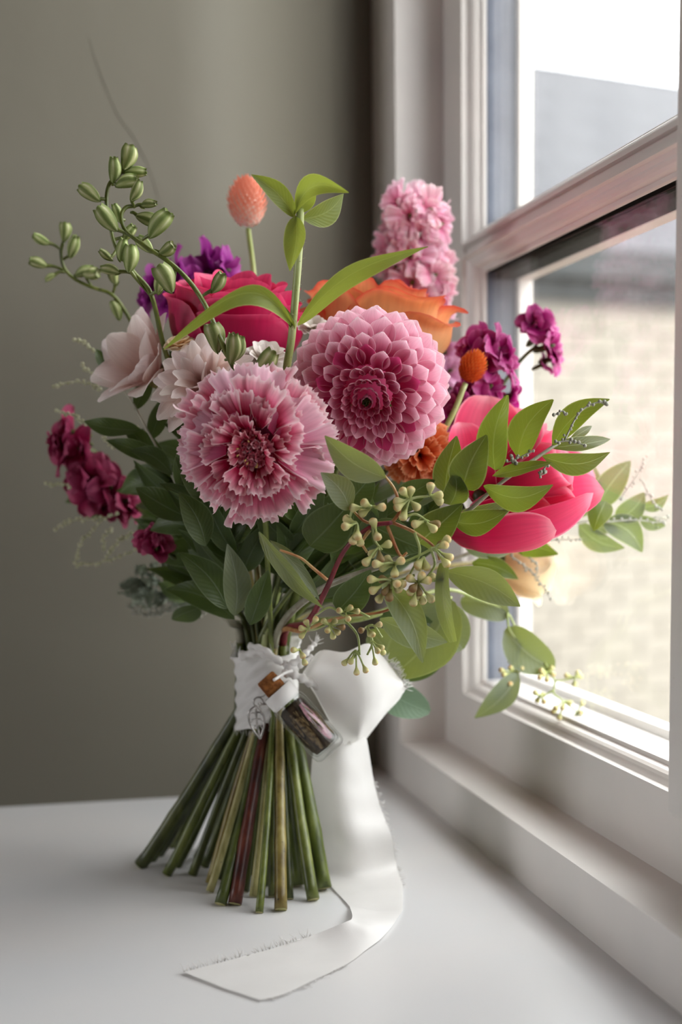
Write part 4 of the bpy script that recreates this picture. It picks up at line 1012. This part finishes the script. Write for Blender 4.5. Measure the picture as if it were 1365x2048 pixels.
def euc_glass():
    r = random.Random(57); D = 1.0; pts = [at(740, 1230, .94), at(880, 1180, .97), at(960, 1200, .99), at(1015, 1225, D), at(1045, 1285, D), at(1090, 1325, D)]
    th = stemmed('eucalyptus', 'drooping eucalyptus twig with tiny pods near the lower window pane', 'foliage', pts[-1], via=tuple(pts[:-1]), upper='zstem', rh=.0008, front=False)
    L = lambda *a, **k: leafpx(th, *a, **k)
    L(922, 1200, D, 1018, 1232, D, 64, 'euc', roll=.2, side=-.12, pf=p_disc); L(1012, 1258, D, 1108, 1338, D, 78, 'euc', roll=.0, side=.08, pf=p_disc); L(1038, 1345, .995, 950, 1436, .985, 52, 'euc', roll=.2, side=-.10)
    twigs(th, [[(1045, 1285), (1035, 1320), (1025, 1350), (1015, 1380)], [(1090, 1325), (1110, 1360), (1108, 1385), (1125, 1400), (1150, 1420), (1170, 1440)], [(1112, 1362), (1140, 1358), (1160, 1352)], [(1108, 1380), (1090, 1390), (1075, 1395)], [(1015, 1225), (1020, 1260), (1045, 1290)]], D-.002, 'zstem', .0008, .0005)
    U = lambda node, outs, **k: umbel(th, node, outs, D-.004, r, s=.88, dark=0, **k)
    U((1028, 1345), [(1000, 1340), (1005, 1350), (1020, 1318), (1040, 1340), (1032, 1352), (1048, 1335), (1022, 1335)]); U((1015, 1380), [(1002, 1368), (1022, 1366), (1010, 1372), (1028, 1375), (1000, 1386), (1016, 1392), (1006, 1395), (1026, 1384)])
    U((1095, 1345), [(1080, 1340), (1085, 1350), (1105, 1335), (1095, 1362), (1078, 1356), (1110, 1350)]); U((1150, 1356), [(1130, 1350), (1150, 1372), (1165, 1352), (1155, 1348)]); U((1082, 1392), [(1072, 1386), (1076, 1400), (1090, 1405), (1086, 1390)])
    U((1130, 1402), [(1110, 1418), (1125, 1420), (1140, 1405), (1118, 1440), (1105, 1425)]); U((1155, 1425), [(1168, 1402), (1178, 1440), (1150, 1455), (1160, 1465), (1172, 1450), (1140, 1445), (1165, 1425)])
euc_glass()

# ------------------------------------------------------------------ shaded foliage on the wall side
def grey_branch():
    D = .95; pts = [at(455, 1235, .94), at(405, 1090, .93), at(352, 965, .935), at(300, 870, .94), at(262, 800, .95), at(235, 770, .955)]
    th = stemmed('olive_branch', 'grey stemmed branch with dark narrow leaves spreading towards the wall', 'foliage', pts[-1], via=tuple(pts[:-1]), upper='sgrey', rh=.0007, front=True, prefer=('spale', 'swood', 'solive'))
    for a in ((470, 1232, .90, 455, 1088, .885, 58, 'euc', .2, .05), (455, 1218, .91, 358, 1105, .90, 62, 'ruscus', .1, .08), (470, 1238, .93, 330, 1178, .95, 58, 'ruscus', .3, .08), (500, 1250, .89, 537, 1140, .885, 50, 'ruscus', .1, 0),
              (385, 1040, .92, 272, 975, .93, 60, 'ruscus', .3, -.05), (412, 1092, .90, 358, 985, .895, 60, 'ruscus', .2, .06), (282, 860, .95, 168, 842, .96, 42, 'ruscus', .5, -.1), (335, 928, .94, 212, 880, .95, 38, 'ruscus', .3, 0),
              (345, 950, .93, 260, 900, .94, 40, 'ruscus', .3, .1), (215, 740, .97, 192, 698, .97, 26, 'ruscus', .2, 0), (300, 880, .95, 330, 790, .95, 38, 'ruscus', .2, 0), (360, 980, .92, 370, 880, .92, 46, 'ruscus', .3, 0), (400, 1060, .93, 300, 1060, .95, 50, 'ruscus', .2, .1),
              (420, 1120, .95, 320, 1120, .97, 60, 'ruscus', .2, .1), (340, 960, .96, 240, 985, .98, 50, 'ruscus', .2, .1), (270, 820, .95, 300, 740, .955, 34, 'ruscus', .2, 0), (200, 980, 1.06, 130, 1005, 1.06, 30, 'ruscus', .2, 0), (260, 1000, 1.06, 180, 1035, 1.06, 40, 'ruscus', .1, 0)):
        leafpx(th, *a[:8], roll=a[8], side=a[9])
grey_branch()
def wispy(label, paths, D, seed, pts, mat='wisp', jit=3.5):
    th = stemmed('goldenrod_sprig', label, 'foliage', pts[-1], via=tuple(pts[:-1]), upper='solive', rh=.0006, front=False)
    for q, (path, n) in enumerate(paths):
        g = beads(path, D, n, .0013, mat, seed+q, jit); wpart('flower_tail', g.mesh('flower_tail', mat), th, None, 'stuff')
wispy('wispy pale sprig trailing down over the shaded wall', [([(112, 1058), (140, 1042), (190, 1038), (235, 1030)], 22), ([(150, 1125), (160, 1090), (185, 1062), (205, 1040)], 22), ([(152, 1130), (200, 1125), (260, 1105), (300, 1080), (335, 1070)], 40), ([(215, 1112), (235, 1085), (265, 1065)], 18), ([(210, 1100), (208, 1075), (225, 1060)], 12), ([(95, 970), (115, 968), (140, 972)], 14)], 1.01, 400, (at(440, 1200, .98), at(330, 1070, 1.0)))
wispy('wispy cream sprig beside the blush flower and wine red stock', [([(110, 775), (140, 764), (180, 768), (200, 778)], 20), ([(112, 822), (150, 832), (170, 845), (230, 852), (275, 857)], 26), ([(208, 872), (222, 892), (250, 897), (285, 893)], 24), ([(150, 680), (175, 690), (190, 705)], 14), ([(165, 730), (180, 745), (200, 760)], 12)], .985, 420, (at(440, 1150, .97), at(340, 960, .98), at(285, 857, .985)))
def dusty():
    D = 1.04; pts = [at(455, 1240, .98), at(390, 1190, 1.02)]; r = random.Random(61)
    th = stemmed('dusty_miller', 'clump of woolly grey dusty miller low by the wall', 'foliage', at(330, 1165, D), via=tuple(pts), upper='sgrey', rh=.001, front=False)
    for k in range(34):
        a = r.uniform(0, 6.28); q = r.random()**.5; cx, cy = 325+q*55*math.cos(a), 1172+q*42*math.sin(a); a2 = a+r.uniform(-.8, .8); l = r.uniform(24, 42)
        leafpx(th, cx, cy, D+r.uniform(-.03, .02), cx+l*math.cos(a2), cy+l*.8*math.sin(a2), D+r.uniform(-.035, .02), r.uniform(14, 24), 'dusty', wave=.10, fold=.2, roll=r.uniform(-1, 1), pf=p_strap, nu=10, seed=k)
    g = Geo()
    for q in range(9):
        x = 258+q*16; beads([(x, 1205+8*math.sin(q*2)), (x+12, 1225+5*math.sin(q)), (x+22, 1222)], D-.02, 8, .0014, 'wispg', 440+q, 5, g)
    wpart('woolly_edge', g.mesh('woolly_edge', 'wispg'), th, None, 'stuff')
dusty()
# leafy fillers inside the bouquet: each leaf turns until it lies free of the other flowers
from mathutils.bvhtree import BVHTree
ROOM = []
def occupy(o, root):
    mw = WM[o]; vs = [mw @ v.co for v in o.data.vertices]
    if len(vs) < 3: return
    ROOM.append((root, [min(v[i] for v in vs) for i in range(3)], [max(v[i] for v in vs) for i in range(3)], BVHTree.FromPolygons(vs, [tuple(p.vertices) for p in o.data.polygons])))
def clashes(me, root):
    vs = [v.co.copy() for v in me.vertices]; lo = [min(v[i] for v in vs) for i in range(3)]; hi = [max(v[i] for v in vs) for i in range(3)]; bv = None; n = 0
    for (rt, l2, h2, b2) in ROOM:
        if rt is root or lo[0] > h2[0] or l2[0] > hi[0] or lo[1] > h2[1] or l2[1] > hi[1] or lo[2] > h2[2] or l2[2] > hi[2]: continue
        if bv is None: bv = BVHTree.FromPolygons(vs, [tuple(p.vertices) for p in me.polygons])
        n += len(bv.overlap(b2))
    return n
def root_of(o):
    while o.parent: o = o.parent
    return o
def fit_leaf(make, root, tries=28):
    best = None
    for k in range(tries):
        me = make(k); c = clashes(me, root)
        if best is None or c < best[0]:
            if best: bpy.data.meshes.remove(best[1])
            best = (c, me)
        else: bpy.data.meshes.remove(me)
        if best[0] == 0: break
    return best[1]
for o in list(WM):
    if o.type == 'MESH':
        rt = root_of(o)
        if rt.get('category') in ('flower', 'foliage'): occupy(o, rt)
def extra_leaves(th):                   # more narrow leaves along the grey stemmed branch
    r = random.Random(19)
    for k in range(26):
        x, y = r.uniform(250, 430), r.uniform(880, 1180); x = max(x, 250+(y-880)*.35)
        def make(t):
            a = r.uniform(2.2, 4.4); l = r.uniform(70, 110)*(1-.018*t); dd = r.uniform(-.02, .05); x2, y2 = x+50+r.uniform(-1, 1)*t, y+45+r.uniform(-1, 1)*t
            return blade(at(x2, y2, .965+dd), at(x2+l*math.cos(a), y2+l*.7*math.sin(a)-20, .98+dd+r.uniform(-.02, .03)), r.uniform(36, 56)*(1-.018*t)*mpp(.97), 'ruscus', p_ovate, r.uniform(-.9, .9), .08, r.uniform(-.1, .1), seed=k)
        occupy(wpart('leaf', fit_leaf(make, th), th, tint(r, .9, 1.1)), th)
extra_leaves([o for o in WM if o.name.startswith('olive_branch')][0])
FILL = [((430, 1010, .91), 0, 'green foliage sprig deep in the bouquet under the frilly scabious'), ((600, 1030, .90), 1, 'green foliage sprig filling the gap below the two big pink blooms'), ((760, 1040, .90), 2, 'green leafy sprig behind the cream pod cluster'),
        ((870, 1060, .92), 3, 'green leafy sprig under the laurel branch'), ((330, 940, .97), 4, 'green leafy sprig behind the wine red stock'), ((620, 760, .95), 5, 'leafy sprig tucked behind the dahlia and the crimson rose'), ((850, 800, 1.0), 6, 'leafy sprig behind the orange rose and dahlia'), ((400, 830, .95), 7, 'leafy sprig under the blush daisies')]
for (hp, q, lab) in FILL:
    H = at(*hp); th = stemmed('leafy_sprig', lab, 'foliage', H, rh=.0012, upper='solive', front=(q in (0, 1, 2)) or None); r = random.Random(500+q)
    for c_ in th.children: occupy(c_, th)
    S0 = BC+Vector((0, 0, .04))
    for k in range(15):
        def make(t):
            u = min(1.0, .30+.68*k/14+r.uniform(-.03, .03)*(t > 0)); p = S0.lerp(H, u); a = k*2.399+r.uniform(-1, 1)*.18*t; sc = 1-.016*t
            out = vdir(math.cos(a), .35+.3*math.sin(a)+r.uniform(-.02, .02)*t, .55*math.sin(a)+r.uniform(-.03, .03)*t); ln = r.uniform(.026, .044)*(1.15-.3*u)*sc
            return blade(p, p+out*ln+(H-S0).normalized()*ln*.5, r.uniform(.013, .019)*sc, 'ruscus', p_ovate if q % 2 else p_lance, r.uniform(-.9, .9), .1, r.uniform(-.05, .05), .3, seed=k)
        occupy(wpart('leaf', fit_leaf(make, th), th, tint(r, .9, 1.1)), th)

# ------------------------------------------------------------------ ribbon
def sheet(name, rows, mat, nu=6, nv=5, parent=None, fray=(), seed=0):
    """smooth cloth through rows of world points"""
    R_ = [catmull(rw, nv) for rw in rows]; cols = list(zip(*R_)); C_ = [catmull(list(c), nu) for c in cols]
    nr = len(C_[0]); nc = len(C_); V = [C_[j][i] for i in range(nr) for j in range(nc)]
    r = random.Random(seed)
    for i in range(nr):
        for j in range(nc):
            p = V[i*nc+j]; V[i*nc+j] = p+TOCAM*.0012*noise.noise(p*70)
    Fc = [(i*nc+j, i*nc+j+1, (i+1)*nc+j+1, (i+1)*nc+j) for i in range(nr-1) for j in range(nc-1)]
    return mesh(name, V, Fc, mat), V, nr, nc
def fray(pts, dirs, n, L, seed):
    g = Geo(); r = random.Random(seed); P = catmull(pts, 12)
    for k in range(n):
        p = P[r.randrange(len(P))]; d = (dirs+Vector((r.uniform(-.7, .7), r.uniform(-.7, .7), r.uniform(-.7, .7)))).normalized(); l = L*r.uniform(.3, 1)
        q = p+d*l*.5+Vector((r.uniform(-1, 1), r.uniform(-1, 1), r.uniform(-1, 1)))*l*.2
        v, f = tube_geo([p, q, q+d*l*.5], [.00028, .00022, .0001], 4); g.add(v, f)
    return g
rib = thing('ribbon', 'white frayed silk ribbon tied round the flower stems with trailing tail', 'ribbon', BC+Vector((0, 0, -BC.z)))
def wrap():
    r = random.Random(71); V = []; Fc = []; nz, nt = 46, 64; zt, zb = ZB1+.001, ZB0-.002
    for i in range(nz+1):
        u = i/nz; z = lerp(zb, zt, u)
        for k in range(nt):
            a = 2*PI*k/nt; zz = z+.0055*math.sin(a+.6)*(u-.1)+.002*math.sin(3*a+1)*(abs(u-.5)*2)**3
            band = (zz*105+1.1*math.sin(a-.4)*1.4+.5*math.sin(2*a)) % 1.0
            rr = .0224+.0007*math.sin(band*2*PI)+.0008*noise.noise(Vector((math.cos(a)*3, math.sin(a)*3, zz*120)))+(.0012 if u > .95 else 0)-.0012*math.sin(PI*u)
            V.append((BC+r0*(rr*.99*math.cos(a))+FH*(rr*1.22*math.sin(a))).to_tuple()[:2]+(zz,))
    for i in range(nz):
        for k in range(nt): Fc.append((i*nt+k, i*nt+(k+1) % nt, (i+1)*nt+(k+1) % nt, (i+1)*nt+k))
    w = wpart('wrap', mesh('wrap', V, Fc, 'silk'), rib)
    g = Geo(); r = random.Random(4)
    for k in range(150):
        a = r.uniform(0, 6.28); top = r.random() < .45; z = (zt if top else zb); p = BC+r0*(.0226*math.cos(a))+FH*(.0278*math.sin(a)); p.z = z; d = Vector((r.uniform(-.5, .5), r.uniform(-.5, .5), 1 if top else -1)).normalized()
        v, f = tube_geo([p-d*.001, p+d*r.uniform(.002, .0055)], [.0002, .0001], 3); g.add(v, f)
    wpart('frayed_threads', g.mesh('frayed_threads', 'silk'), w, None, 'stuff')
wrap()
DF = D0-.005-.030
# twisted strands meeting at the knot, and the knot itself
def strand(pts, r0_, r1_, seed, flat=.45):
    P = catmull(pts, 8); m = len(P); V, Fc = tube_geo(P, [lerp(r0_, r1_, i/(m-1))*(1+.25*math.sin(i*1.3+seed)) for i in range(m)], 10)
    return wpart('strand', mesh('strand', V, Fc, 'silk'), rib)
strand([at(482, 1312, D0-.005-.020), at(520, 1305, D0-.005-.027), at(560, 1322, D0-.005-.032), at(585, 1335, D0-.005-.034)], .0030, .0020, 1)
strand([at(500, 1292, D0-.005-.022), at(530, 1300, D0-.005-.029), at(565, 1328, D0-.005-.034)], .0022, .0018, 2)
strand([at(575, 1335, D0-.005-.035), at(600, 1318, D0-.005-.036), at(618, 1300, D0-.005-.034), at(631, 1286, D0-.005-.032)], .0026, .0016, 3)
strand([at(580, 1338, D0-.005-.035), at(606, 1328, D0-.005-.034), at(625, 1312, D0-.005-.030)], .0022, .0014, 6)
strand([at(565, 1345, D0-.005-.036), at(590, 1350, D0-.005-.038), at(615, 1362, D0-.005-.036), at(640, 1372, D0-.005-.03)], .0026, .0030, 4)
kn = wpart('knot', dome(at(583, 1340, D0-.005-.035), vdir(0, 0, 1), .0052, 'silk', .8, 'knot'), rib)
g_ = fray([at(625, 1292, D0-.005-.033), at(634, 1284, D0-.005-.032)], vdir(.6, .8, .1), 26, .007, 8); wpart('frayed_threads', g_.mesh('frayed_threads', 'silk'), rib, None, 'stuff')
DL = D0-.005-.035
rows = [[(606, 1345, .01), (640, 1302, .004), (690, 1304, -.004), (738, 1287, .0), (770, 1316, .01)],
        [(612, 1358, .004), (655, 1335, -.008), (705, 1328, -.014), (757, 1325, -.006), (797, 1350, .008)],
        [(630, 1385, .004), (675, 1375, -.008), (720, 1365, -.016), (768, 1360, -.008), (812, 1378, .008)],
        [(655, 1430, .006), (690, 1425, -.004), (725, 1412, -.012), (760, 1410, -.006), (775, 1420, .006)],
        [(690, 1490, .012), (702, 1480, .004), (716, 1472, -.004), (728, 1464, -.002), (735, 1468, .006)]]
me, V, nr, nc = sheet('bow_loop', [[at(x, y, DL+d) for x, y, d in rw] for rw in rows], 'silk')
lo = wpart('bow_loop', me, rib)
rows2 = [[(x+6, y+4, d+.022) for x, y, d in rw] for rw in rows]
me, _, _, _ = sheet('bow_loop', [[at(606+(x-606)*.94, y+6, DL+d) for x, y, d in rw] for rw in rows2], 'silk'); wpart('bow_loop', me, rib)
g_ = fray([at(768, 1314, DL+.008), at(792, 1342, DL+.006), at(812, 1378, DL+.006)], vdir(.9, .45, 0), 110, .006, 9); wpart('frayed_threads', g_.mesh('frayed_threads', 'silk'), rib, None, 'stuff')
ft = floor_at(715, 1762)
DT = (ft-CAM).dot(FH)
tail = [[(650, 1440, -.004), (690, 1450, -.008), (730, 1455, -.002)], [(628, 1500, .0), (680, 1500, -.010), (738, 1500, .0)], [(622, 1560, .002), (685, 1560, -.008), (748, 1560, .004)], [(622, 1620, .004), (690, 1620, -.008), (764, 1620, .006)],
        [(626, 1680, .006), (705, 1680, -.010), (784, 1672, .008)]]
tr_ = [[at(x, y, lerp(D0-.004, DT, i/4.6)+d) for x, y, d in rw] for i, rw in enumerate(tail)]
tr_.append([floor_at(640, 1742, .006), floor_at(716, 1752, .004), floor_at(793, 1728, .006)])
tr_.append([floor_at(668, 1778, .0015), floor_at(735, 1790, .0015), floor_at(806, 1770, .0015)])
tr_.append([floor_at(700, 1812, .0015), floor_at(755, 1822, .0015), floor_at(806, 1822, .0015)])
me, V, nr, nc = sheet('tail', tr_, 'silk', 6, 6); wpart('tail', me, rib)
g_ = fray([tr_[i][2] for i in range(2, 7)], vdir(.9, -.3, 0), 70, .005, 12); wpart('frayed_threads', g_.mesh('frayed_threads', 'silk'), rib, None, 'stuff')
fl = [[floor_at(700, 1812, .0016), floor_at(755, 1822, .0016), floor_at(806, 1822, .0016)], [floor_at(705, 1835, .010), floor_at(740, 1850, .008), floor_at(772, 1868, .002)], [floor_at(690, 1845, .012), floor_at(712, 1872, .006), floor_at(735, 1898, .0015)],
      [floor_at(620, 1872, .004), floor_at(652, 1902, .0016), floor_at(690, 1930, .0014)], [floor_at(540, 1898, .0022), floor_at(580, 1930, .0016), floor_at(625, 1962, .0014)], [floor_at(450, 1922, .0022), floor_at(510, 1955, .0018), floor_at(570, 1988, .0014)], [floor_at(368, 1944, .0018), floor_at(440, 1972, .0016), floor_at(520, 2000, .0014)]]
me, V, nr, nc = sheet('tail', fl, 'silk', 6, 6); wpart('tail', me, rib)
g_ = fray([fl[i][0] for i in range(6, 2, -1)], vdir(-.3, .9, 0), 120, .006, 13); h_ = fray([fl[i][2] for i in range(6, 2, -1)], vdir(.4, -.6, 0), 60, .005, 14); g_.add(h_.v, h_.f)
for v in g_.v: v.z = max(v.z, .0006)
wpart('frayed_threads', g_.mesh('frayed_threads', 'silk'), rib, None, 'stuff')

# ------------------------------------------------------------------ corked glass vial
def lathe(prof_, n=32, cap0=False, cap1=False):
    V = []; Fc = []
    for (y, w) in prof_:
        for k in range(n): a = 2*PI*k/n; V.append((math.cos(a)*w, y, math.sin(a)*w))
    m = len(prof_)
    for i in range(m-1):
        for k in range(n): Fc.append((i*n+k, (i+1)*n+k, (i+1)*n+(k+1) % n, i*n+(k+1) % n))
    if cap0: Fc.append(tuple(range(n)))
    if cap1: Fc.append(tuple((m-1)*n+k for k in range(n-1, -1, -1)))
    return V, Fc
DV = D0-.054
pa, pb = at(532, 1357, DV+.004), at(664, 1504, DV)
FR = frame(pa, pb-pa, TOCAM); LV = (pb-pa).length; RV = 37.5*mpp(DV)
vial = thing('glass_vial', 'small corked glass vial of dried petals hanging from the ribbon knot', 'bottle', pb)
def vpart(name, prof_, mat, c0=True, c1=True, n=32, parent=None): return link(name, mesh(name, *lathe(prof_, n, c0, c1), mat), FR, parent or vial)
n0 = LV*.16
vpart('cork', [(-.001, RV*.50), (0, RV*.56), (n0*.9, RV*.60), (n0*1.6, RV*.55)], 'cork')
vpart('glass_body', [(n0, RV*.78), (n0+.0012, RV*.86), (n0+.0025, RV*.80), (LV*.26, RV*.76), (LV*.30, RV*.86), (LV*.34, RV*.97), (LV*.38, RV), (LV*.93, RV), (LV*.975, RV*.95), (LV, RV*.80), (LV-.0008, RV*.4), (LV-.0012, 0.0001)], 'vial', False, False)
vpart('glass_lining', [(n0, RV*.62), (LV*.26, RV*.62), (LV*.34, RV*.84), (LV*.38, RV*.89), (LV*.90, RV*.89), (LV*.94, RV*.8), (LV*.95, .0001)], 'vial', False, False)
vpart('neck_tape', [(n0*1.05, RV*.84), (n0*1.1, RV*.90), (n0*1.9, RV*.90), (n0*2.05, RV*.82)], 'silk', False, False)
vpart('dried_fill', [(LV*.36, RV*.55), (LV*.39, RV*.78), (LV*.86, RV*.80), (LV*.92, RV*.70), (LV*.935, .0002)], 'drieddark', True, False)
r = random.Random(90)
for k in range(40):
    a = r.uniform(0, 6.28); y0 = LV*r.uniform(.42, .68); L = LV*r.uniform(.12, .24); q = RV*.80
    p0 = Vector((math.cos(a)*q, y0, math.sin(a)*q)); p1 = Vector((math.cos(a+r.uniform(-.3, .3))*q, min(y0+L, LV*.9), math.sin(a+r.uniform(-.3, .3))*q))
    V, Fc = tube_geo([p0, p0.lerp(p1, .5)*1.02, p1], [.0004, .0007, .0003], 5); link('dried_sprig', mesh('dried_sprig', V, Fc, 'dried'), FR, vial)
def petal_curl(a0, wid, y0, y1, mat):
    V = []; nu, nv = 10, 6
    for i in range(nu+1):
        for j in range(nv+1):
            u = i/nu; a = a0+wid*(j/nv-.5)*math.sin(PI*(.15+.7*u)); q = RV*(.83+.02*math.sin(u*9+j)); V.append((math.cos(a)*q, lerp(y0, y1, u), math.sin(a)*q))
    link('dried_petal', mesh('dried_petal', V, [(i*(nv+1)+j, i*(nv+1)+j+1, (i+1)*(nv+1)+j+1, (i+1)*(nv+1)+j) for i in range(nu) for j in range(nv)], mat), FR, vial)
petal_curl(PI/2+.75, .75, LV*.42, LV*.88, 'driedpink'); petal_curl(PI/2-.15, .5, LV*.5, LV*.9, 'dried'); petal_curl(PI/2+2.4, .9, LV*.45, LV*.85, 'driedpink'); petal_curl(PI/2-1.6, .8, LV*.42, LV*.8, 'drieddark')
lp = [at(548, 1360, DV-.004), at(570, 1346, DV+.004), at(584, 1342, D0-.005-.04)]
wpart('hanging_cord', tube(lp, .0011, .0011, 'silk', 7, 'hanging_cord'), vial)
# ------------------------------------------------------------------ silver leaf charm
def charm():
    D = DV+.004; th = thing('silver_charm', 'openwork silver leaf charm hanging beside the vial cork', 'charm', at(515, 1476, D))
    rp = at(517, 1404, D); ring = [rp+(RIGHT*math.cos(a)+UP*math.sin(a))*.0030 for a in [2*PI*k/16 for k in range(17)]]
    wpart('ring', mesh('ring', *tube_geo(ring, [.0006]*17, 6, False), 'silver'), th)
    ring = [rp+RIGHT*.003-UP*.001+(RIGHT*math.cos(a)+TOCAM*math.sin(a))*.0028 for a in [2*PI*k/16 for k in range(17)]]
    wpart('ring', mesh('ring', *tube_geo(ring, [.0006]*17, 6, False), 'silver'), th)
    top, tip = (503, 1416), (521, 1478)
    lft = [(512, 1412), (499, 1424), (499, 1442), (507, 1460), (521, 1478)]; rgt = [(512, 1412), (523, 1422), (529, 1438), (527, 1458), (521, 1478)]
    for pth, rr in ((lft, .0009), (rgt, .0009), ([(512, 1412), (514, 1445), (521, 1478)], .0008)):
        wpart('leaf_rim', tube([at(x, y, D-.001) for x, y in pth], rr, rr*.8, 'silver', 6, 'leaf_rim'), th)
    for (a, b) in (((513, 1428), (500, 1430)), ((514, 1440), (501, 1444)), ((516, 1452), (506, 1457)), ((513, 1425), (526, 1430)), ((515, 1438), (528, 1444)), ((517, 1452), (526, 1458))):
        wpart('leaf_vein', tube([at(*a, D-.001), at((a[0]+b[0])/2, (a[1]+b[1])/2-3, D-.0016), at(*b, D-.001)], .0006, .0005, 'silver', 5, 'leaf_vein', 4), th)
    wpart('chain', tube([rp+UP*.003, at(527, 1392, D), at(540, 1380, D-.002)], .0005, .0005, 'silver', 5, 'chain'), th)
charm()
